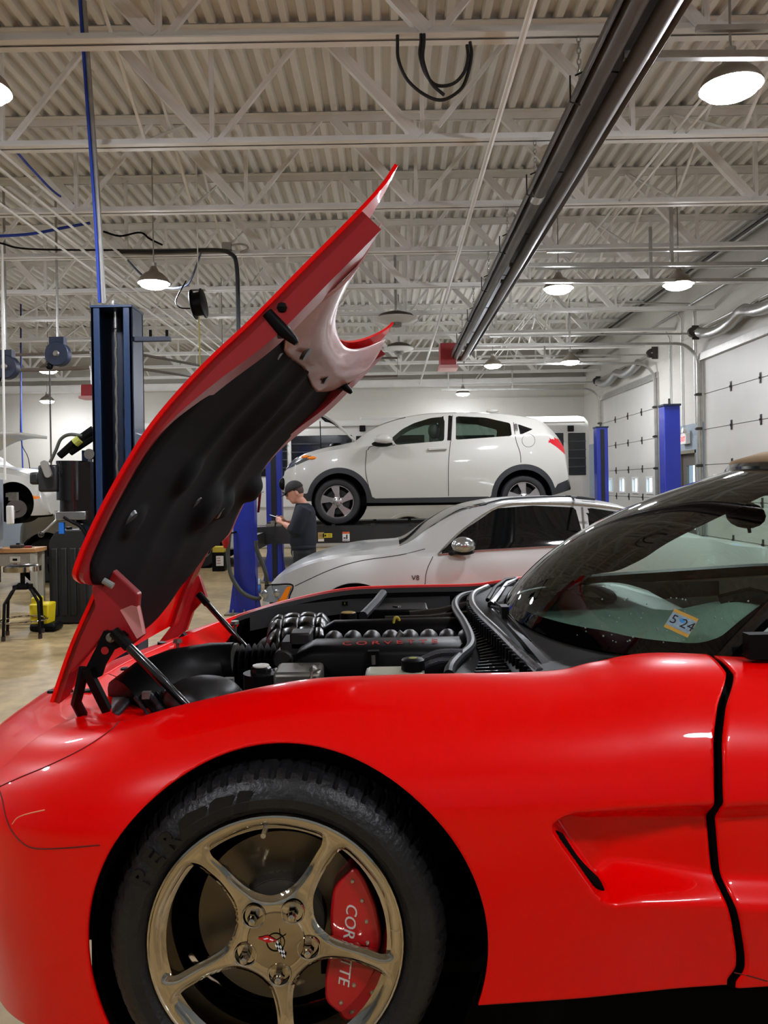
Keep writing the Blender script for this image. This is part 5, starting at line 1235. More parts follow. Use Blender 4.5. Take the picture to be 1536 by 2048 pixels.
# raised hood of the crossover
hA, hB = [P(708, 884, Y) for Y in (YH + .22, YH + WH - .22)]; hC, hD = [P(634, 826, YH + .3) + Vector((0, dy, 0)) for dy in (0, WH - .6)]
Ghd = [[tuple(hA.lerp(hB, t) * (1 - s) + hC.lerp(hD, t) * s + Vector((-.05 * math.sin(PI * s), 0, .10 * math.sin(PI * s)))) for t in np.linspace(0, 1, 10)] for s in np.linspace(0, 1, 12)]
obj('hood', MB().grid(Ghd), M_white, suv, world=True, thick=.03, smooth=60)
obj('hood_liner', MB().grid([[(p[0] + .02, p[1], p[2] - .035) for p in r] for r in Ghd]), M_blkmat, suv, world=True, smooth=60)
tubes_px('hood_prop', suv, [[(640, 842), (642, 900)]], YH + .5, .008, M_blk)
for x, y in ((640, 905), (655, 902), (672, 892)): q = P(x, y, YH + .5); obj('engine_part', MB().ball(tuple(q), (.1, .15, .05), 12), M_blk, suv, world=True)
for x, y in ((612, 914), (624, 916)):
    q = cast(BH, x, y, .004); 
    if q: obj('turn_lens', MB().ball(tuple(q), (.07, .02, .025), 12), mat('amber lens', '#e07a14', .25), suv, world=True)
q = cast(BH, 566, 968, .0) or P(566, 968, YH + .2); obj('fog_lamp', MB().ball(tuple(q), (.06, .05, .09), 14), M_blk, suv, world=True)
q = P(940, 818, YH + .6); obj('roof_fin', MB().ball(tuple(P(985, 822, YH + .6)), (.1, .03, .03), 12), M_white, suv, world=True)

# ---------------- white shuttle bus along the back
YBs, WBs = 15.4, 2.3
xl, xr = P(270, 1000, YBs).x, P(1182, 1000, YBs).x
M_bus = mat('white bus paint', '#c8c6be', .35, coat=.3)
bus = thing('shuttle_bus', 'long white shuttle bus parked along the back wall', 'bus', ((xl + xr) / 2, YBs + WBs / 2, 0))
zt, zb_ = P(780, 836, YBs).z, .36
sec = rounded([(0, zb_), (WBs, zb_), (WBs, zt), (0, zt)], [.05, .05, .22, .22], 6)
mb = MB(); ex = [(xl, .93), (xl + .08, .985), (xl + .2, 1), (xr - .2, 1), (xr - .08, .985), (xr, .93)]
Gb = [[(x, YBs + WBs / 2 + (p[0] - WBs / 2) * s, 1.6 + (p[1] - 1.6) * s) for p in sec] for x, s in ex]
mb.grid(Gb, cv=True); n = len(sec); mb.f.append(tuple(range(n))); mb.f.append(tuple(5 * n + i for i in range(n))[::-1])
bbody = obj('body', mb, M_bus, bus, world=True, smooth=40)
M_bwin = mat('dark bus window', '#10151a', .12)
for x0, x1, y0, y1 in ((330, 455, 872, 952), (462, 575, 872, 952), (582, 705, 872, 952), (712, 850, 872, 952), (858, 990, 872, 952), (997, 1128, 868, 950), (1136, 1172, 866, 950)):
    a, b = P(x0, y0, YBs), P(x1, y1, YBs); w_o = obj('window', MB().box(((a.x + b.x) / 2, YBs - .005, (a.z + b.z) / 2), (b.x - a.x, .03, a.z - b.z)), M_bwin, bus, world=True, bevel=.01)
    for k in range(1, 5): obj('window_bar', MB().box(((a.x + b.x) / 2, YBs - .03, b.z + (a.z - b.z) * k / 5), (b.x - a.x, .02, .022)), mat('dark bar', '#2b3036', .4), w_o, world=True)
obj('roof_rail', MB().tube([(xl + .1, YBs - .02, zt - .14), (xr - .1, YBs - .02, zt - .14)], .02, 6), M_bus, bus, world=True)
obj('body_moulding', MB().box(((xl + xr) / 2, YBs - .01, P(700, 1010, YBs).z), (xr - xl - .2, .03, .04)).box(((xl + xr) / 2, YBs - .01, P(700, 1060, YBs).z), (xr - xl - .2, .03, .03)), M_bus, bus, world=True)
for x in (1141, 725, 500): q = P(x, 857, YBs); obj('marker_lamp', MB().box((q.x, YBs - .02, q.z), (.12, .05, .12)), M_blk, bus, world=True, bevel=.01)
for x0, x1 in ((575, 640), (720, 830)): a, b = P(x0, 833, YBs + .3), P(x1, 833, YBs + .3); obj('roof_hatch', MB().box(((a.x + b.x) / 2, YBs + .8, zt + .02), (b.x - a.x, .9, .1)), M_bus, bus, world=True, bevel=.03)
for x in (817, 400):
    c = P(x, 1085, YBs); obj('wheel_arch', MB().lathe([(.50, .0), (.52, .02), (.58, .02), (.6, -.02)], 32, Matrix.Translation((c.x, YBs, .46)) @ Matrix.Rotation(PI / 2, 4, 'X'), 0, PI), M_bus, bus, world=True)
    obj('arch_well', MB().lathe([(.0001, .008), (.5, .008)], 32, Matrix.Translation((c.x, YBs, .46)) @ Matrix.Rotation(PI / 2, 4, 'X')), M_blkmat, bus, world=True)
    for Yw, s in ((YBs - .01, -1), (YBs + WBs + .01, 1)): wheel_parts(bus, (c.x, Yw + (.0 if s < 0 else 0), .42), .42, .24, 5, side=s, metal=mat('steel wheel', '#8c8c88', .4, .5))
# ================================================================ lifts
M_blue = mat('blue lift paint', '#1a2fa0', .4, coat=.3, noise=.08, nscale=6)
M_navy = mat('dark blue lift paint', '#123056', .38, coat=.4, noise=.1, nscale=6)
M_navyd = mat('navy inner steel', '#0a1830', .5)
def opart(root): return lambda name, mb, m, parent=None, **k: obj(name, mb, m, parent or root, world=True, **k)
# ---- four-post lift with the crossover
Yn, Yf = 9.8, 13.0; kx = 9.8 / FPX
RT = P(674, 1004, YH).z - 47 * YH / FPX        # runway height
l4 = thing('four_post_lift', 'blue four-post lift with black runways carrying the white crossover', 'lift', (.85, 11.4, 0)); o4 = opart(l4)
XLp, XRp = -1.85, 3.57
for (x, y, zt, w) in ((XLp, Yn, 2.6, .27), (XLp - .1, Yf, 2.55, .26), (XRp, Yn, 2.54, .20), (XRp, Yf, 2.5, .19)):
    c = o4('column', MB().box((x, y, zt / 2), (w, .2, zt), tz=1.0), M_blue, bevel=.006)
    o4('column_cap', MB().box((x, y, zt + .012), (w + .02, .22, .024)), M_navyd, c)
    if y > 11: o4('column_slot', MB().box((x, y - .103, zt / 2), (w * .34, .01, zt - .05)), mat('dark slot', '#0a0c18', .6), c)
    o4('base_plate', MB().box((x, y, .012), (w + .22, .42, .024)), mat('dull base steel', '#77705f', .6, .3), c)
    for sx in (-1, 1): o4('gusset', MB().prism([(0, 0), (.07, 0), (0, .5)], -.01, .01, frame((x + sx * w / 2, y - .08, .02), (sx, 0, 0), (0, 0, 1))), M_blue, c, smooth=None)
    for sx in (-1, 0, 1): o4('anchor_bolt', MB().cyl((x + sx * .14, y - .16, .02), (x + sx * .14, y - .16, .07), .012, n=6), M_galv, c)
    o4('cable_stud', MB().cyl((x, y, zt), (x, y, zt + .1), .014, n=8), M_hinge, c)
M_rw = mat('black runway steel', '#1b1a19', .5, noise=.3, nscale=5)
for y in (YH - .08, YH + WH - .42):
    r = o4('runway', MB().box((.72, y + .25, RT - .02), (5.36, .5, .04)).box((.72, y, RT - .12), (5.36, .05, .24)).box((.72, y + .5, RT - .12), (5.36, .05, .24)), M_rw, smooth=None)
    for k in range(9): o4('runway_stud', MB().box((XLp + .5 + .55 * k, y - .03, RT + .01), (.05, .02, .03)), M_rw, r, smooth=None)
for x in (XLp, XRp): o4('crossbeam', MB().box((x, (Yn + Yf) / 2, RT - .17), (.16, Yf - Yn - .1, .2)), M_rw, smooth=None)
yy = YH - .08 - .028
def label_on(name, px, w, h, parts, root=l4, Y=yy):
    q = P(px[0], px[1], Y); a = obj(name, MB().box((q.x, Y, q.z), (w, .004, h)), mat(parts[0][0], parts[0][0], .5), root, world=True, smooth=None)
    for c, dx, dz, ww, hh in parts[1:]: obj('print', MB().box((q.x + dx, Y - .003, q.z + dz), (ww, .003, hh)), mat(c, c, .5), a, world=True, smooth=None)
    return a
label_on('warning_sticker', (642, 1074), .085, .13, [('#b89a5a',), ('#e8e6e0', .0, -.045, .08, .03), ('#6a5a30', 0, .03, .06, .004), ('#6a5a30', 0, .015, .06, .004)])
label_on('warning_sticker', (655, 1071), .13, .06, [('#e6cc2c',), ('#3a3410', -.03, 0, .03, .03), ('#3a3410', .025, .01, .05, .006), ('#3a3410', .025, -.01, .05, .006)])
label_on('warning_sticker', (692, 1073), .10, .13, [('#e9e7e2',), ('#d8571c', 0, .052, .10, .025), ('#222222', .012, -.005, .02, .06), ('#222222', -.02, -.02, .03, .015), ('#222222', 0, -.05, .08, .006)])
q = P(830, 1085, yy); 
for k in range(5): qq = P(728 + 9 * k, 1087, yy); o4('runway_tag', MB().tube([qq, qq + Vector((.012, 0, -.03)), qq + Vector((.03, 0, 0))], .004, 5), mat('white chain', '#d5d2ca', .5))
for x0, r in ((568, .05), (585, .06), (600, .035)):
    q = P(x0 - 25, 1056, YH + .05); o4('tool_clutter', MB().box((q.x, q.y, RT + .02), (.14, .1, .03)).cyl((q.x + .02, q.y, RT + .03), (q.x + .02, q.y, RT + .03 + r), .03, n=10), mat('dull clutter', '#6e675a', .6))
ho = [[(459, 1068, 9.6), (456, 1110, 9.6), (462, 1150, 9.6), (482, 1182, 9.6), (506, 1196, 9.6), (520, 1196, 9.7)], [(512, 1082, 9.62), (514, 1100, 9.62), (526, 1130, 9.62), (533, 1155, 9.62), (533, 1185, 9.66)]]
for i, h_ in enumerate(ho): tag(obj('air_hose', MB().tube([tuple(q) for q in catmull([tuple(P(*p)) for p in h_], 6)], .026, 10), mat('grey green hose', '#3d403a', .55)), ('thick grey hose drooping in front of the near blue lift column', 'thick grey hose hanging between the two left lift columns')[i], 'hose')
q = P(520, 990, 9.62); rg = thing('shop_rag', 'dark red rag hanging from the blue lift column', 'rag', (P(520, 990, 12.6)))
obj('cloth', MB().grid([[P(517 + 5 * s - 3 * t, 985 + 40 * t, 12.75) + Vector((0, .02 * math.sin(9 * s + 3 * t), 0)) for s in np.linspace(0, 1, 8)] for t in np.linspace(0, 1, 8)]), mat('red rag', '#7c1418', .85), rg, world=True, thick=.008)
obj('hook', MB().tube([P(519, 985, 12.78), P(527, 984, 12.86)], .008, 6), M_galv, rg, world=True)

# ---- dark blue two-post lift column with its power unit
YL = 6.2; kl = YL / FPX
cb = P(226, 1257, YL); l2 = thing('lift_column', 'dark blue two-post lift column with steel cable and black power unit', 'lift', (cb.x, YL, 0)); o2 = opart(l2)
xa, xb2 = P(185, 800, YL).x, P(267, 800, YL).x; zt = P(225, 615, YL).z; W2c = xb2 - xa; xc = (xa + xb2) / 2
col = o2('column_back', MB().box((xc, YL + .26, zt / 2), (W2c, .02, zt)), M_navyd, smooth=None)
o2('column_flange', MB().box((xa + .012, YL + .13, zt / 2), (.024, .28, zt)).box((xa + .035, YL, zt / 2), (.07, .02, zt)), M_navy, col, bevel=.003)
o2('column_flange', MB().box((xb2 - .012, YL + .13, zt / 2), (.024, .28, zt)).box((xb2 - .035, YL, zt / 2), (.07, .02, zt)), M_navy, col, bevel=.003)
o2('column_cap', MB().box((xc, YL + .13, zt + .008), (W2c + .01, .3, .02)), M_navy, col, bevel=.003)
o2('latch_rail', MB().box((xc + .05, YL + .235, zt / 2 - .3), (.09, .03, zt - .7)), M_navyd, col, smooth=None)
for k in range(7): q = P(236, 800 + 42 * k, YL); o2('latch_window', MB().box((xc + .045, YL + .216, q.z), (.065, .012, .085)), M_navy, col, smooth=None)
q0, q1 = P(222, 622, YL), P(226, 1010, YL); N = 60
o2('steel_cable', MB().tube([(q0.x + (q1.x - q0.x) * t + .0025 * math.cos(40 * t * 2), YL + .1 + .0025 * math.sin(40 * t * 2), q0.z - .09 + (1.0 - q0.z + .09) * t) for t in np.linspace(0, 1, 160)], .0115, 8), mat('wire rope', '#77766f', .4, .7, bump=.8, bscale=160), col)
o2('cable_end', MB().cyl((q0.x, YL + .1, q0.z - .12), (q0.x, YL + .1, zt + .02), .017, n=12), mat('bright steel', '#b9b9b6', .25, .9), col)
for dz in (.02, .05): o2('cable_nut', MB().cyl((q0.x, YL + .1, zt + dz), (q0.x, YL + .1, zt + dz + .025), .032, n=6), mat('bright steel', '#b9b9b6', .25, .9), col)
q = P(300, 676, YL); br = o2('arm_bracket', MB().box((q.x, YL + .05, q.z), (.30, .05, .035), None), M_navyd, smooth=None)
for x in (297, 330): q = P(x, 660, YL); o2('peg', MB().cyl((q.x, YL + .05, q.z - .06), (q.x, YL + .05, q.z + .01), .012, n=8), M_blkmat, br)
o2('base_plate', MB().box((xc, YL + .13, .01), (.5, .5, .02)), M_navyd, col)
# power unit
M_mot = mat('black enamel', '#0c0b0c', .2, coat=.5)
pu = o2('motor', MB().cyl(P(144, 1000, YL + .12), P(144, 928, YL + .12), .118, n=28).cyl(P(144, 928, YL + .12), P(144, 922, YL + .12), .122, n=28), M_mot)
o2('motor_band', MB().cyl(P(144, 948, YL + .12), P(144, 944, YL + .12), .122, n=28), M_mot, pu)
o2('oil_tank', MB().cyl(P(146, 1040, YL + .12), P(146, 1000, YL + .12), .10, n=24).box(tuple(P(176, 985, YL + .14)), (.12, .2, .5)), mat('dark red black enamel', '#140a0b', .25, coat=.4), pu)
o2('switch_box', MB().box(tuple(P(103, 957, YL + .1)), (.16, .16, .22)).box(tuple(P(73, 957, YL + .1)), (.08, .1, .1)), mat('charcoal box', '#222324', .5), pu, bevel=.02)
o2('junction_cover', MB().prism(rounded([(-.028, -.07), (.028, -.07), (.028, .07), (-.028, .07)], .025, 4), 0, .025, frame(P(94, 938, YL - .02), (1, 0, .35), (-.35, 0, 1))), mat('grey cast cover', '#8c8a84', .45), pu)
o2('cord', MB().tube([tuple(q) for q in catmull([tuple(P(x, y, YL)) for x, y in ((100, 925), (112, 900), (122, 878), (140, 869), (165, 872))], 6)], .014, 8), mat('grey green hose', '#3d403a', .55), pu)
arm = o2('hose_bundle', MB().tube([P(119, 912, YL + .02), P(150, 885, YL + .02), P(188, 860, YL + .04)], [.03, .035, .04], 10).tube([P(140, 905, YL + .03), P(170, 885, YL + .03), P(190, 872, YL + .05)], .03, 8), M_blkmat, pu)
o2('yellow_tape', MB().tube([P(150, 886, YL + .0), P(160, 878, YL + .0)], .038, 10), mat('tape yellow green', '#a3a84a', .6), arm)
o2('pulley', MB().cyl(P(178, 908, YL - .02), P(178, 908, YL - .02) + Vector((0, .05, 0)), .042, n=18), mat('grey pulley', '#55524d', .5), arm)
o2('valve_block', MB().box(tuple(P(146, 1031, YL + .02)), (.24, .1, .065)), mat('bright steel', '#b9b9b6', .25, .9), pu, bevel=.004)
for x in (128, 139, 158): q = P(x, 1031, YL - .03); o2('valve_plug', MB().cyl(q, q + Vector((0, .04, 0)), .022, n=8), M_steelg, pu)
lv = o2('release_lever', MB().tube([P(112, 1022, YL), P(113, 1040, YL - .02), P(100, 1052, YL - .04), P(83, 1068, YL - .06)], [.012, .011, .009, .009], 8), mat('bright steel', '#b9b9b6', .25, .9), pu)
o2('lever_knob', MB().ball(tuple(P(82, 1069, YL - .06)), .024, 12), M_mot, lv)
o2('pressure_hose', MB().tube([tuple(q) for q in catmull([tuple(P(x, y, YL - .02)) for x, y in ((128, 1034), (145, 1044), (160, 1052), (170, 1065), (178, 1080))], 5)], .016, 8), M_blk, pu)
o2('conduit_stem', MB().box(tuple(P(124, 1056, YL)), (.04, .03, .09)), mat('blue tag', '#1c6fd0', .5), pu)
o2('motor_post', MB().box(tuple(P(176, 1010, YL + .17)), (.05, .1, .9)), M_navy, pu, smooth=None)
# pipe and blue cable from the column to the roof
up = [(207, 606, 6.28), (203, 520, 6.25), (196, 400, 6.2), (186, 260, 6.15), (176, 120, 6.1), (168, 2, 6.05)]
tag(obj('riser_pipe', MB().tube([tuple(q) for q in catmull([tuple(P(*p)) for p in up], 6)], .02, 8), M_galv), 'bent grey pipe rising from the dark blue lift column to the roof', 'pipe')
tag(obj('blue_cable', MB().tube([tuple(Vector(q) + Vector((-.028, -.012, .0))) for q in catmull([tuple(P(*p)) for p in up], 6)], .013, 8), mat('blue cable', '#1b3ea8', .5)), 'blue cable strapped to the grey riser pipe', 'cable')

# ================================================================ reels, cables and boxes under the roof at left
def disc_reel(px, py, Y, r, lab, hose_to):
    c = P(px, py, Y); t = thing('hose_reel', lab, 'hose reel', c, group='hose reels under the roof'); o = opart(t)
    o('drum', MB().cyl(c, c + Vector((0, .12, 0)), r, n=30), M_navyd, bevel=.01); o('mount', MB().box((c.x, c.y + .06, c.z + r), (.18, .1, .12)), M_navyd)
    o('support', MB().cyl((c.x, c.y + .06, c.z + r), (c.x, c.y + .06, H + .01), .016, n=8), M_galv)
    o('hub', MB().lathe([(.0001, .02), (.03, .018), (.04, 0)], 16, Matrix.Translation(c) @ Matrix.Rotation(PI / 2, 4, 'X')), M_steelg)
    e = c + Vector((-.1, .04, -r)); f = P(hose_to[0], hose_to[1], Y); o('outlet', MB().ball(tuple(e), .045, 10), M_blk); o('hose', MB().tube([e, Vector((e.x, e.y, f.z))], .010, 6), mat('dark hose', '#33302a', .6))
disc_reel(112, 707, 9.5, .15, 'round dark blue hose reel left of the blue lift column', (98, 935))
disc_reel(8, 733, 9.5, .15, 'round dark blue hose reel cut by the left picture edge', (20, 925))
c = P(397, 608, 8.6); t = thing('cord_reel', 'black cord reel seen edge-on beside the left ceiling lamp', 'cord reel', c); o = opart(t)
o('drum', MB().lathe([(.0001, .07), (.15, .07), (.165, .06), (.165, .05), (.13, .045), (.13, -.045), (.165, -.05), (.165, -.06), (.15, -.07), (.0001, -.07)], 28, Matrix.Translation(c) @ Matrix.Rotation(math.radians(82), 4, 'Y')), M_blk)
o('mount', MB().box((c.x, c.y, c.z + .18), (.16, .08, .05)).cyl((c.x, c.y, c.z + .18), (c.x, c.y, H + .01), .006, n=6), M_steel)
o('cord', MB().tube([(c.x, c.y, c.z - .14), (c.x + .01, c.y, P(395, 752, 8.6).z), (c.x + .01, c.y, P(395, 800, 8.6).z)], .008, 6), mat('yellow cord', '#b3a850', .6))
for pts, r, m, lab in (
    ([(0, 486, 9.4), (60, 498, 9.4), (250, 500, 9.4), (440, 498, 9.4)], .012, M_blk, 'dark cable clipped along the joist left of the junction box'),
    ([(240, 503, 9.35), (330, 503, 9.35), (430, 500, 9.35), (462, 508, 9.35), (473, 530, 9.35), (476, 600, 9.35), (477, 690, 9.35)], .026, mat('black conduit', '#15171c', .3), 'black conduit bending down beside the raised red hood'),
    ([(-20, 473, 8.9), (60, 468, 8.9), (130, 455, 8.9), (180, 446, 8.9)], .018, mat('blue cable', '#1b3ea8', .5), 'blue cable draped across the joists at upper left'),
    ([(30, 300, 6.9), (70, 345, 7.3), (110, 385, 7.8), (150, 410, 8.4)], .012, mat('blue cable', '#1b3ea8', .5), 'blue cable running back beneath the joists at left'),
    ([(255, 520, 9.2), (290, 555, 9.2), (330, 575, 9.2), (370, 572, 9.2), (385, 552, 9.2), (402, 505, 9.2)], .012, mat('slate cable', '#4c5468', .5), 'slate cable looping under the left ceiling lamp'),
    ([(372, 562, 8.9), (352, 600, 8.7), (360, 615, 8.6), (385, 617, 8.6)], .008, M_blk, 'thin black lead feeding the black cord reel'),
    ([(4, 490, 8.6), (6, 700, 8.6), (10, 960, 8.6)], .012, M_steel, 'white hanging conduit near the left picture edge'),
    ([(42, 560, 16), (42, 795, 16), (43, 860, 16), (46, 950, 16)], .014, mat('blue cable', '#1b3ea8', .5), 'blue air line hanging before the back wall at left'),
    ([(41, 560, 15.9), (41, 795, 15.9), (42, 880, 15.9), (56, 915, 15.9), (62, 955, 15.9)], .008, M_blk, 'thin black lead hanging beside the blue air line'),
    ([(207, 463, 9.45), (240, 472, 9.45), (280, 465, 9.45), (300, 478, 9.45), (325, 490, 9.45)], .012, M_blk, 'thin black cable sagging along the joist right of the riser pipe'),
    ([(278, 780, 21.3), (280, 800, 21.3), (284, 850, 21.3)], .02, M_blk, 'dark cable hanging down the back wall right of the lift column')):
    pp = [tuple(q) for q in catmull([tuple(P(*p)) for p in pts], 6)]
    tag(obj('cable', MB().tube(pp, r, 6), m), lab, 'cable')
c = P(454, 493, 9.4); t = thing('junction_box', 'small grey junction box on the joist above the black conduit', 'junction box', c); o = opart(t)
o('box', MB().box(tuple(c), (.11, .08, .09)), M_galv, bevel=.006); o('pipe_loop', MB().tube([tuple(q) for q in catmull([tuple(P(x, y, 9.4)) for x, y in ((463, 490), (480, 488), (493, 491), (495, 498), (480, 505))], 5)], .012, 8), M_galv)
c = P(183, 782, 15.0); t = thing('unit_heater', 'red heater box half hidden behind the lift column', 'heater', c); o = opart(t)
o('case', MB().box(tuple(c), (.3, .3, .22)), M_redbox, bevel=.01); o('cover', MB().box((c.x, c.y - .05, c.z - .14), (.34, .35, .05)), mat('pale red cover', '#d99c96', .5)); o('hanger', MB().cyl((c.x, c.y, c.z + .1), (c.x, c.y, H + .01), .01), M_galv)

# ================================================================ corner with the work bench at left
YW = 8.95
bx1 = P(71, 1100, YW).x; bx0 = bx1 - 1.5; bz = P(40, 1097, YW).z
t = thing('work_bench', 'wooden topped work bench with grey drawers at the left edge', 'bench', ((bx0 + bx1) / 2, YW + .15, 0)); o = opart(t)
M_wood = mat('worn bench wood', '#b78655', .5, noise=.25, nscale=4, stretch=(1, 8, 8)); M_gw = mat('grey drawer wood', '#8b857a', .6, noise=.2, nscale=8)
o('bench_top', MB().box(((bx0 + bx1) / 2, YW + .15, bz - .025), (bx1 - bx0, .30, .05)), M_wood, bevel=.006)
for k in range(3):
    x1 = bx1 - .08 - .42 * k; dw = o('drawer', MB().box((x1 - .2, YW + .15, bz - .13), (.40, .24, .15)), M_gw, bevel=.006)
    o('handle', MB().box((x1 - .17, YW + .028, bz - .13), (.12, .012, .07)), mat('pale handle plate', '#b9b4a6', .5), dw); o('slot', MB().box((x1 - .17, YW + .02, bz - .13), (.05, .014, .025)), M_blk, dw)
for x in (bx0 + .05, bx1 - .05):
    for y in (YW + .06, YW + .25): o('leg', MB().box((x, y, bz / 2 - .03), (.06, .06, bz - .05)), mat('pale leg steel', '#a7a396', .5))
o('lower_shelf', MB().box((bx0 + .5, YW + .16, .4), (.9, .2, .7)), M_blk, bevel=.01)
c = P(-12, 1028, YW); t = thing('metal_cabinet', 'grey metal cabinet on the work bench at left edge', 'cabinet', (c.x, YW + .17, bz)); o = opart(t)
zc1 = P(5, 957, YW).z
cb_ = o('body', MB().box((c.x - .32, YW + .17, (bz + zc1) / 2), (.60, .2, zc1 - bz)), mat('blue grey steel', '#7d8288', .5), bevel=.008)
for k in range(3): o('drawer', MB().box((c.x - .32, YW + .06, bz + (k + .5) * (zc1 - bz) / 3), (.56, .02, (zc1 - bz) / 3 - .02)), mat('blue grey steel', '#7d8288', .5), cb_, bevel=.004)
o('bracket', MB().box(tuple(P(27, 993, YW + .2)), (.1, .05, .1)).box(tuple(P(20, 990, YW + .2)), (.09, .03, .05)), M_steelg)
c = P(20, 1030, YW + .12); t = thing('wall_phone', 'white telephone on the side of the grey cabinet', 'telephone', c); o = opart(t)
o('base', MB().box(tuple(c), (.07, .06, .22)), mat('white plastic', '#e6e4de', .4), bevel=.012); o('handset', MB().box((c.x + .035, c.y - .02, c.z), (.035, .05, .21)), mat('white plastic', '#e6e4de', .4), bevel=.012); o('holder', MB().box((c.x - .02, c.y + .06, c.z), (.06, .1, .1)), M_steelg)
c = P(28, 1087, YW); t = thing('tool', 'dark brown tool lying on the wooden bench', 'tool', (c.x, YW + .02 + .05, bz)); obj('body', MB().box((0, 0, .022), (.13, .1, .044)), mat('dark brown plastic', '#2b201c', .5), t, bevel=.01); obj('knob', MB().cyl((.02, -.02, .04), (.02, -.02, .06), .02), M_blk, t)
c = P(50, 1092, YW); t = thing('tool', 'small red tool at the end of the wooden bench', 'tool', (c.x, YW + .08, bz)); obj('body', MB().box((0, 0, .012), (.08, .05, .024)), mat('dull red plastic', '#7a1d1e', .5), t, bevel=.006); obj('tip', MB().cyl((.04, 0, .012), (.07, 0, .012), .006), M_galv, t)
c = P(0, 1078, YW); t = thing('laptop', 'open grey laptop leaning on the bench at the left edge', 'laptop', (c.x - .16, YW - .02, bz)); obj('base', MB().box((0, 0, .01), (.34, .12, .02)), mat('laptop grey', '#8a8f98', .4), t, bevel=.004)
obj('screen', MB().add([(-.17, -.06, .02), (.17, -.06, .02), (.10, .06, .26), (-.17, .06, .26)], [(0, 1, 2, 3)]), mat('laptop grey', '#8a8f98', .4), t, thick=.012)
# stool
sx = P(45, 1135, 8.45); t = thing('shop_stool', 'black shop stool with chrome ringed seat by the bench', 'stool', (sx.x, 8.45, 0)); zs_ = P(45, 1137, 8.45).z
obj('seat_pad', MB().lathe([(.0001, .05), (.14, .048), (.17, .03), (.175, 0)], 32, Matrix.Translation((0, 0, zs_))), M_mot, t); obj('seat_ring', MB().lathe([(.175, .03), (.19, .028), (.19, -.028), (.175, -.03), (.15, -.02)], 36, Matrix.Translation((0, 0, zs_))), M_chrome, t)
obj('spindle', MB().cyl((0, 0, zs_ - .2), (0, 0, zs_), .025), M_blk, t); obj('hub_plate', MB().box((0, 0, zs_ - .2), (.16, .16, .05)), M_blk, t, bevel=.01)
for k in range(4):
    a = PI / 4 + PI / 2 * k + .35; obj('leg', MB().tube([(.05 * math.cos(a), .05 * math.sin(a), zs_ - .17), (.14 * math.cos(a), .14 * math.sin(a), zs_ - .24), (.235 * math.cos(a), .235 * math.sin(a), zs_ - .36), (.255 * math.cos(a), .255 * math.sin(a), .02)], .016, 8), M_blk, t)
    obj('foot', MB().cyl((.255 * math.cos(a), .255 * math.sin(a), 0), (.255 * math.cos(a), .255 * math.sin(a), .05), .021, n=10), mat('brown rubber foot', '#2a1a14', .7), t)
obj('foot_ring', MB().tube([(.24 * math.cos(a), .24 * math.sin(a), .19) for a in np.linspace(0, 2 * PI, 33)[:-1]], .011, 8, closed=True), M_chrome, t)
# yellow mop bucket
q = P(86, 1238, 8.82); t = thing('mop_bucket', 'yellow bucket on a black base behind the stool', 'bucket', (q.x, 8.82, 0)); obj('bucket', MB().box((0, 0, .2), (.2, .2, .24), tz=1.12), mat('yellow plastic bucket', '#d8c21a', .4), t, bevel=.02); obj('base', MB().box((.04, 0, .05), (.3, .24, .09)), M_blk, t, bevel=.03); obj('wringer', MB().box((-.06, 0, .35), (.08, .16, .08)), mat('yellow plastic bucket', '#d8c21a', .4), t, bevel=.015)
# black upright tank
q = P(140, 1240, 9.2); t = thing('drain_tank', 'tall ribbed black plastic tank standing on the floor', 'tank', (q.x, 9.2, 0)); hz = P(140, 1060, 9.2).z
M_tank = mat('black moulded plastic', '#1c1d1e', .5); wt = 82 * 9.2 / FPX
obj('tank_body', MB().prism(rounded([(-wt / 2, .01), (wt / 2, .01), (wt / 2, hz - .08), (wt / 2 - .06, hz), (-wt / 2 + .09, hz), (-wt / 2, hz - .14)], .03, 4), 0, .28, frame((0, -.0, 0), (1, 0, 0), (0, 0, 1)) @ Matrix.Translation((0, 0, -.28))), M_tank, t, bevel=.015)
for k in range(4): obj('rib', MB().box((-wt / 2 + .075 + k * .11, -.005, hz * .45), (.075, .03, hz * .72)), M_tank, t, bevel=.012)
obj('tank_handle', MB().tube([(.1, .1, hz - .01), (.1, .1, hz + .05), (.2, .1, hz + .05), (.2, .1, hz - .02)], .012, 8), M_blk, t); obj('tank_cap', MB().cyl((-.05, .14, hz - .01), (-.05, .14, hz + .03), .035), M_blk, t)
# caddy with yellow top and label, red can, jug of washer fluid
q = P(437, 1136, 14.75); t = thing('fluid_caddy', 'black container with yellow lid and white label beside the lift column', 'container', (q.x, 14.85, 0)); hq = 50 * 14.75 / FPX
obj('body', MB().box((0, 0, hq * .38), (.24, .22, hq * .76)), M_blk, t, bevel=.012); obj('lid', MB().box((0, 0, hq * .87), (.23, .21, hq * .24)), mat('yellow plastic', '#d9c21c', .45), t, bevel=.012)
lb_ = obj('label', MB().box((.03, -.113, hq * .42), (.14, .006, .19)), mat('white label', '#e2e0da', .5), t)
for k in range(3): obj('label_print', MB().box((0.01, -.118, hq * .42 + .055 - .05 * k), (.07, .004, .011)), mat('print red', '#a03020', .5), lb_)
q = P(452, 1075, 9.6); t = thing('oil_can', 'red plastic can hung on the near blue lift column', 'can', q); o = opart(t)
o('body', MB().lathe([(.0001, -.14), (.03, -.13), (.05, -.06), (.055, .06), (.04, .1), (.0001, .11)], 20, Matrix.Translation(q)), mat('red can plastic', '#a8141c', .35)); o('hook', MB().tube([q + Vector((.04, 0, .05)), q + Vector((.11, .1, .06))], .012, 6), M_blk)
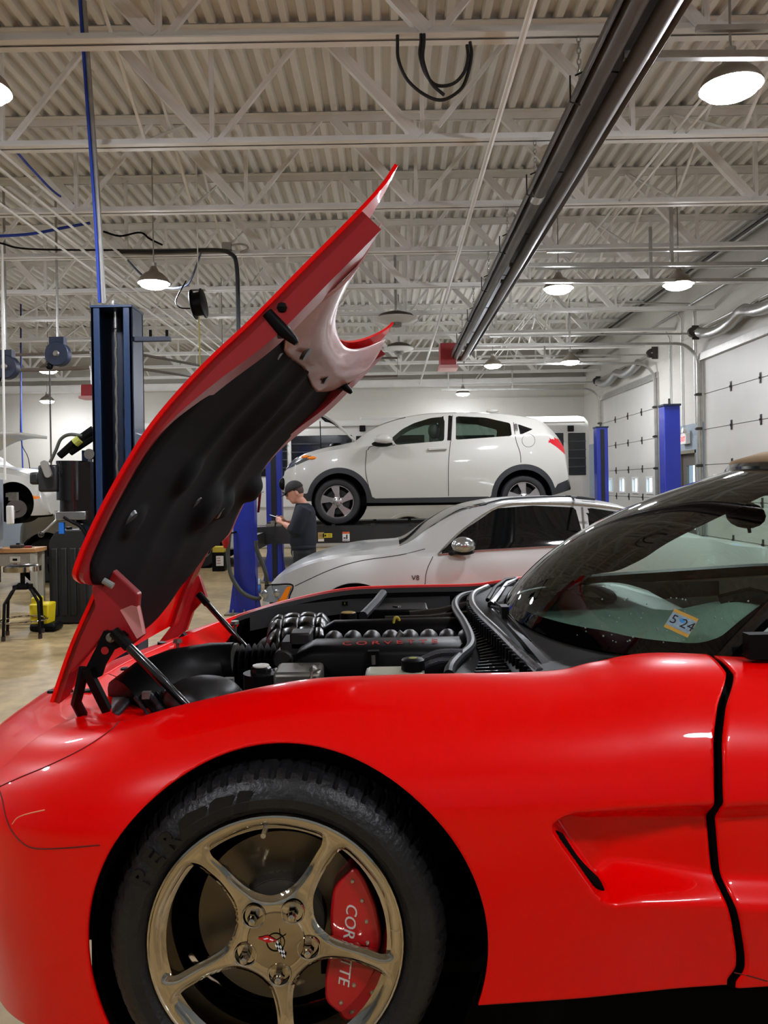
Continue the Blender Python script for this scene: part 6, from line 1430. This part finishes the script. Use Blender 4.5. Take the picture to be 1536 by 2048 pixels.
q = P(512, 1178, 11.7); t = thing('fluid_jug', 'clear jug of blue washer fluid standing on the floor beside the lift column', 'jug', (q.x, 11.7, 0))
obj('fluid', MB().box((0, 0, .06), (.15, .11, .12)), mat('blue fluid', '#2c6fc8', .15), t, bevel=.02); jb = obj('jug_body', MB().box((0, 0, .165), (.15, .11, .09)).lathe([(.062, .2), (.03, .25), (.018, .265)], 16), mat('milky jug', '#ccd6de', .25), t, bevel=.02); obj('jug_cap', MB().lathe([(.02, .262), (.02, .285), (.0001, .287)], 14), mat('white plastic', '#e6e4de', .4), t)

# ================================================================ white sedan raised at left, white van on the floor below it
YS, WS = 11.5, 1.75
sed = thing('sedan_car', 'white sedan raised on a lift at left, its front wheel removed', 'car', (P(-60, 1030, YS).x, YS + WS / 2, P(0, 1030, YS).z))
top = [(-330, 880), (-280, 850), (-180, 850), (-100, 905), (-60, 930), (0, 937), (35, 943), (62, 958), (80, 978), (88, 1000), (92, 1024)]
belt = [(-330, 920), (-280, 915), (-180, 912), (-60, 942), (0, 946), (35, 952), (62, 968), (80, 988), (92, 1028)]
bot = [(-330, 1030), (-100, 1034), (40, 1032), (80, 1031), (92, 1030)]
GS, nn = car_shell(top, belt, bot, YS, WS, [(0, .7), (.3, .68), (.6, .75), (.9, .78), (1, .6)], [(0, .9), (.5, 1), (.8, 1), (.94, .97), (1, .78)], 120)
Yc = YS + WS / 2; X, Z = GS[..., 0], GS[..., 2]; ac = P(24, 1003, YS); ra = 42 * YS / FPX
sds = [np.where(np.abs(GS[..., 1] - Yc) > .4, np.hypot(X - ac.x, Z - ac.z + .02) - ra, 1.0), near_only(GS, sd_poly(X, Z, side_poly([(66, 992), (82, 992), (80, 998), (68, 998)], YS + .1, .004)), Yc), near_only(GS, sd_poly(X, Z, side_poly([(-320, 915), (-270, 860), (-190, 858), (-110, 912)], YS + .1, .02)), Yc)]
Gs, lab = snap_cut(GS, sds)
obj('body', mb_from(Gs, lab, 0, True), M_white, sed, world=True, smooth=50); obj('side_marker', mb_from(Gs, lab, 2, True), mat('amber lens', '#e07a14', .25), sed, world=True); obj('side_window', mb_from(Gs, lab, 3, True), M_dkglass, sed, world=True)
obj('arch_liner', MB().lathe([(ra * 1.01, 0), (ra * 1.01, -.35), (.0001, -.35)], 30, Matrix.Translation((ac.x, YS + .05, ac.z - .02)) @ Matrix.Rotation(PI / 2, 4, 'X')), M_blkmat, sed, world=True)
c = P(33, 1018, YS - .02)
hubo = obj('wheel_hub', MB().lathe([(.0001, .05), (.05, .05), (.05, .02), (.14, .02), (.14, -.01), (.0001, -.01)], 28, Matrix.Translation(c) @ Matrix.Rotation(PI / 2 - .3, 4, 'X') @ Matrix.Rotation(.5, 4, 'Y')), mat('rusty rotor', '#3a322c', .5, .6), sed, world=True)
obj('knuckle', MB().tube([c, c + Vector((-.1, .3, .02))], .05, 10), M_blkmat, hubo, world=True)
hx = [P(-90, 905, YS + .2), P(36, 864, YS + .2)]
Ghd = [[tuple(hx[0].lerp(hx[1], s) + Vector((0, 1.0 * u_, .12 * math.sin(PI * s)))) for u_ in np.linspace(0, 1, 8)] for s in np.linspace(0, 1, 10)]
obj('hood', MB().grid(Ghd), M_white, sed, world=True, thick=.05, smooth=60)
obj('sill', MB().box((P(-150, 1036, YS).x, Yc, P(0, 1036, YS).z), (2.4, 1.5, .08)), M_blkmat, sed, world=True)
ls = thing('lift_stand', 'dark lift posts and arms holding up the white sedan at left', 'lift', (P(-60, 1030, YS).x, Yc, 0)); zl_ = P(0, 1041, YS).z
for y in (YS - .25, YS + WS + .25): obj('post', MB().box((P(-160, 1000, YS).x, y, 1.4), (.25, .2, 2.8)), M_navy, ls, world=True); obj('arm', MB().box((P(-130, 1000, YS).x, y + (.35 if y < Yc else -.35), zl_ - .04), (.5, .7, .08)), M_navyd, ls, world=True)
YV, WV = 13.35, 1.95
van = thing('van', 'white van on the floor behind the black tank, black steel wheel showing', 'van', (P(160, 1150, YV).x, YV + WV / 2, 0))
top = [(18, 1075), (22, 1048), (34, 1034), (60, 1026), (110, 1017), (140, 1000), (175, 950), (260, 945), (330, 950), (345, 1010)]
belt = [(18, 1085), (24, 1058), (40, 1044), (110, 1028), (150, 1020), (330, 1018), (345, 1030)]
bot = [(18, 1118), (40, 1124), (330, 1124), (345, 1118)]
GV, nn = car_shell(top, belt, bot, YV, WV, [(0, .6), (.15, .75), (.4, .78), (.6, .8), (1, .8)], [(0, .62), (.04, .8), (.12, .93), (.3, 1), (.9, 1), (1, .9)], 120)
X, Z = GV[..., 0], GV[..., 2]; vc = P(90, 1110, YV); rv_ = 45 * YV / FPX; vz = rv_
sds = [np.where(np.abs(GV[..., 1] - YV - WV / 2) > .4, np.hypot(X - vc.x, Z - vz - .02) - rv_ * 1.2, 1.0), near_only(GV, sd_poly(X, Z, side_poly([(23, 1052), (35, 1046), (36, 1064), (25, 1068)], YV + .2, .02)), YV + 1)]
Gs, lab = snap_cut(GV, sds); obj('body', mb_from(Gs, lab, 0, True), M_white, van, world=True, smooth=50); obj('headlight', mb_from(Gs, lab, 2, True), mat('amber grey lens', '#9a8a7c', .2, .3), van, world=True)
obj('arch_liner', MB().lathe([(rv_ * 1.22, 0), (rv_ * 1.22, -.4), (.0001, -.4)], 30, Matrix.Translation((vc.x, YV + .05, vz + .02)) @ Matrix.Rotation(PI / 2, 4, 'X')), M_blkmat, van, world=True)
wheel_parts(van, (vc.x, YV + .04, vz), rv_, rv_ * .6, 8, metal=mat('black steel wheel', '#1e1d1c', .5), spoke=.35); wheel_parts(van, (vc.x, YV + WV - .04, vz), rv_, rv_ * .6, 8, side=1, metal=mat('black steel wheel', '#1e1d1c', .5), spoke=.35)
for Yw, s in ((YV + .04, -1), (YV + WV - .04, 1)): wheel_parts(van, (P(300, 1110, YV).x, Yw, vz), rv_, rv_ * .6, 8, side=s, metal=mat('black steel wheel', '#1e1d1c', .5), spoke=.35)
# ================================================================ man in dark clothes looking at his phone
YP = 8.92
M_skin = mat('skin', '#c98f78', .5, noise=.08, nscale=12); M_shirt = mat('navy sweatshirt', '#0e1622', .85, bump=.3, bscale=25); M_pants = mat('black trousers', '#0e0f11', .8); M_cap = mat('dark cap', '#1c1a19', .8); M_hair = mat('brown hair', '#3c2a20', .7)
fx = P(604, 1250, YP); man = thing('person', 'man in dark cap and navy sweatshirt looking down at a phone', 'person', (fx.x, YP, 0)); om = opart(man)
def remesh(o, v, it=6):
    m = o.modifiers.new('remesh', 'REMESH'); m.mode = 'VOXEL'; m.voxel_size = v; m.use_smooth_shade = True
    s = o.modifiers.new('smooth', 'SMOOTH'); s.iterations = it; s.factor = .5; return o
def pp(x, y, dy=0.0): return P(x, y, YP) + Vector((0, dy, 0))
# body: head, neck, trunk, forearms and hands in one skin
mb = MB()
hc = pp(590, 985); tilt = Matrix.Translation(hc) @ Matrix.Rotation(math.radians(-24), 4, 'Y')
mb.ball((0, 0, 0), (.098, .078, .115), 18, tilt); mb.ball((-.03, 0, -.055), (.068, .058, .07), 14, tilt)
mb.ball((-.068, 0, -.095), (.022, .026, .02), 8, tilt)                                   # chin
mb.tube([tilt @ Vector((-.09, 0, .015)), tilt @ Vector((-.112, 0, -.025)), tilt @ Vector((-.092, 0, -.04))], [.010, .016, .012], 8)   # nose
for s in (-1, 1): mb.ball((.02, s * .077, -.015), (.022, .012, .032), 10, tilt)          # ears
mb.ball((-.088, 0, -.066), (.012, .024, .007), 8, tilt)                                  # lips
mb.tube([hc + Vector((.02, 0, -.06)), pp(603, 1003), pp(610, 1020)], [.055, .056, .075], 12)
mb.tube([pp(610, 1018), pp(608, 1050), pp(607, 1095)], [.1, .12, .12], 14)
arms = {}
for s, sh, el, wr, hd in ((-1, pp(613, 1017, -.19), pp(594, 1058, -.22), pp(571, 1046, -.13), pp(561, 1042, -.09)), (1, pp(609, 1017, .19), pp(589, 1058, .22), pp(570, 1045, .13), pp(560, 1040, .08))):
    arms[s] = (sh, el, wr, hd); mb.tube([sh, el], [.05, .045], 10); mb.tube([el, el.lerp(wr, .5), wr], [.046, .042, .028], 10)
    d = (hd - wr).normalized(); mb.tube([wr, wr + d * .03, hd, hd + d * .02], [.028, .034, .04, .03], 10, flat=.55)
    for k in range(4):
        b = hd + d * .02 + Vector((0, s * .012 * (1.5 - k) * .0, .026 - .017 * k)); L = (.042, .05, .046, .036)[k]
        mb.tube([b - d * .02, b + d * L * .5 + Vector((0, -s * .008, 0)), b + d * L * .85 + Vector((.0, -s * .03, .004)), b + d * L * .7 + Vector((.004, -s * .045, .004))], [.0095, .009, .0085, .007], 7)
    tb = wr + d * .035 + Vector((0, -s * .01, .03)); mb.tube([tb, tb + d * .03 + Vector((0, -s * .015, .014)), tb + d * .055 + Vector((0, -s * .03, .012))], [.0115, .0105, .008], 7)
remesh(om('body', mb, M_skin), .0065, 4)
for s in (-1, 1): om('eye', MB().ball((-.083, s * .03, .004), (.008, .011, .007), 8, tilt), M_blk); om('brow', MB().tube([tilt @ Vector((-.094, s * .016, .022)), tilt @ Vector((-.084, s * .05, .024))], .006, 6), M_hair)
om('hair', MB().ball((.028, 0, .02), (.082, .081, .098), 16, tilt), M_hair)
cap = om('cap', MB().grid([[tuple(tilt @ Vector((.006 + .107 * math.cos(a) * math.cos(e), .087 * math.sin(a) * math.cos(e), .035 + .10 * math.sin(e)))) for a in np.linspace(0, 2 * PI, 25)[:-1]] for e in np.linspace(-.02, PI / 2, 9)], cv=True), M_cap, thick=.006)
om('cap_brim', MB().grid([[tuple(tilt @ Vector((-.085 - .085 * r * math.cos(a), .085 * math.sin(a) * (1 - .15 * r), .04 - .018 * r))) for a in np.linspace(-1.35, 1.35, 13)] for r in np.linspace(0, 1, 5)]), M_cap, cap, thick=.006)
# sweatshirt
mb = MB(); ring = []
for (x, y, a, b) in ((604, 1006, .075, .085), (608, 1013, .105, .15), (609, 1022, .125, .205), (607, 1042, .148, .215), (606, 1065, .158, .205), (606, 1085, .160, .20), (607, 1094, .140, .19)):
    c = pp(x, y); ring.append([(c.x + a * math.cos(t), c.y + b * math.sin(t), c.z) for t in np.linspace(0, 2 * PI, 25)[:-1]])
mb.grid(ring, cv=True); n = 24; mb.f.append(tuple(range(n))); mb.f.append(tuple(6 * n + i for i in range(n))[::-1])
for s in (-1, 1):
    sh, el, wr, hd = arms[s]; mb.tube([sh + Vector((.0, s * .01 - s * .04, .0)), sh.lerp(el, .5), el + Vector((.005, 0, -.004))], [.095, .085, .072], 14); mb.ball(tuple(el), .072, 12); mb.tube([el, el.lerp(wr, .45)], [.068, .054], 12)
remesh(om('sweatshirt', mb, M_shirt), .014, 6)
om('waistband', MB().grid([[(pp(607, 1093).x + .145 * math.cos(t), YP + .195 * math.sin(t), pp(607, yy_).z) for t in np.linspace(0, 2 * PI, 25)[:-1]] for yy_ in (1089, 1097)], cv=True), M_shirt, thick=.01)
# trousers and shoes
mb = MB(); hip = pp(607, 1092)
mb.ball((hip.x, YP, hip.z - .05), (.15, .19, .16), 18)
for s in (-1, 1): mb.tube([(hip.x, YP + s * .09, hip.z - .06), (hip.x - .015, YP + s * .10, .5), (hip.x + .01, YP + s * .10, .08)], [.115, .085, .065], 14)
remesh(om('trousers', mb, M_pants), .014, 5)
om('trouser_mark', MB().box(tuple(pp(590, 1105, -.20)), (.006, .004, .07)), mat('pale mark', '#a8a8a8', .5))
for s in (-1, 1): om('shoe', MB().ball((hip.x - .05, YP + s * .10, .05), (.14, .05, .055), 14), M_blk)
ph = pp(552, 1034, -.01); t = thing('phone', 'black smartphone held in both hands of the man in the cap', 'phone', ph)
Mp = Matrix.Translation(ph + Vector((-.006, 0, 0))) @ Matrix.Rotation(math.radians(18), 4, 'Y')
obj('case', MB().box((0, 0, 0), (.15, .075, .011), Mp), M_blk, t, world=True, bevel=.003); obj('screen', MB().box((.0, 0, .0062), (.138, .068, .0012), Mp), mat('phone screen', '#9fb0c0', .1, emit='#b8c8d8', estr=.7), t, world=True)
# ================================================================ rear half of the red sports car (beyond the right edge of the picture)
rows_r = [((3.42, 2.30, .95), (3.25, 2.30, 1.22), .66, .05), ((3.40, 1.95, .95), (3.22, 2.0, 1.22), .66, .05), ((3.28, 1.60, .96), (3.10, 1.80, 1.225), .66, .05),
          ((3.0, 1.42, .98), (2.95, 1.68, 1.24), .66, .04), ((2.43, 1.378, 1.0), (2.43, 1.62, 1.255), .65, .03), ((1.95, 1.385, 1.0), (1.95, 1.62, 1.245), .66, .05), ((1.5, 1.393, 1.0), (1.5, 1.62, 1.232), .67, .05), ((1.148, 1.383, 1.00), (1.148, 1.62, 1.225), .675, .05)]
Gr, Ir = shell(150, 70, rows_r)
RA = (WC.x + 2.655, WC.z, .375)
sda = np.where(Gr[..., 1] < 1.8, np.hypot(Gr[..., 0] - RA[0], Gr[..., 2] - RA[1]) - RA[2], 1.0)
Gq, lb = snap_cut(Gr, [sda])
cpart('rear_body', mb_from(Gq, lb, 0, True), M_red, smooth=60, thick=.006); cpart('rear_body', mb_from(mirror(Gq), lb, 0), M_red, smooth=60, thick=.006)
keep = Ir[:, 0] > 2.2; Id = Ir[keep]; mid = Id.copy(); mid[:, 1] = YC; mid[:, 2] += .03
cpart('rear_deck', MB().grid(np.stack([Id, (Id * .5 + mid * .5) + (0, 0, .012), mid, mirror(Id * .5 + mid * .5) + (0, 0, .012), mirror(Id)], 1)), M_red, smooth=60)
for yy, s in ((1.425, -1), (2 * YC - 1.425, 1)):
    wheel_parts(car, (RA[0], yy, WC.z), .325, .235, 5, side=s, metal=M_chrome, width=.24)
    cpart('arch_liner', MB().lathe([(.38, -.04), (.39, -.3), (.0001, -.3)], 36, Matrix.Translation((RA[0], yy, RA[1])) @ Matrix.Rotation(PI / 2 * (1 if s < 0 else -1), 4, 'X')), M_blkmat)
wheel_parts(car, (WC.x, 2 * YC - 1.425, WC.z), .325, .235, 5, side=1, metal=M_chrome, width=.22)
for yy in (1.95, 2.65):
    st_ = cpart('seat', MB().ball((1.55, yy, 1.0), (.26, .24, .1), 16).ball((1.82, yy, 1.2), (.1, .24, .3), 16), M_blk, smooth=60)
    cpart('headrest', MB().ball((1.86, yy, 1.47), (.05, .14, .07), 14), M_blk, st_)
cpart('steering_wheel', MB().tube([(1.12 + .07 * math.sin(t), 1.95 + .18 * math.cos(t), 1.14 + .16 * math.sin(t)) for t in np.linspace(0, 2 * PI, 29)[:-1]], .015, 8, closed=True).box((1.11, 1.95, 1.14), (.03, .34, .03)), M_blk)
cpart('cabin_floor', MB().box((1.5, YC, .72), (1.8, 1.5, .04)).box((2.2, YC, 1.0), (.05, 1.4, .45)), M_blkmat)
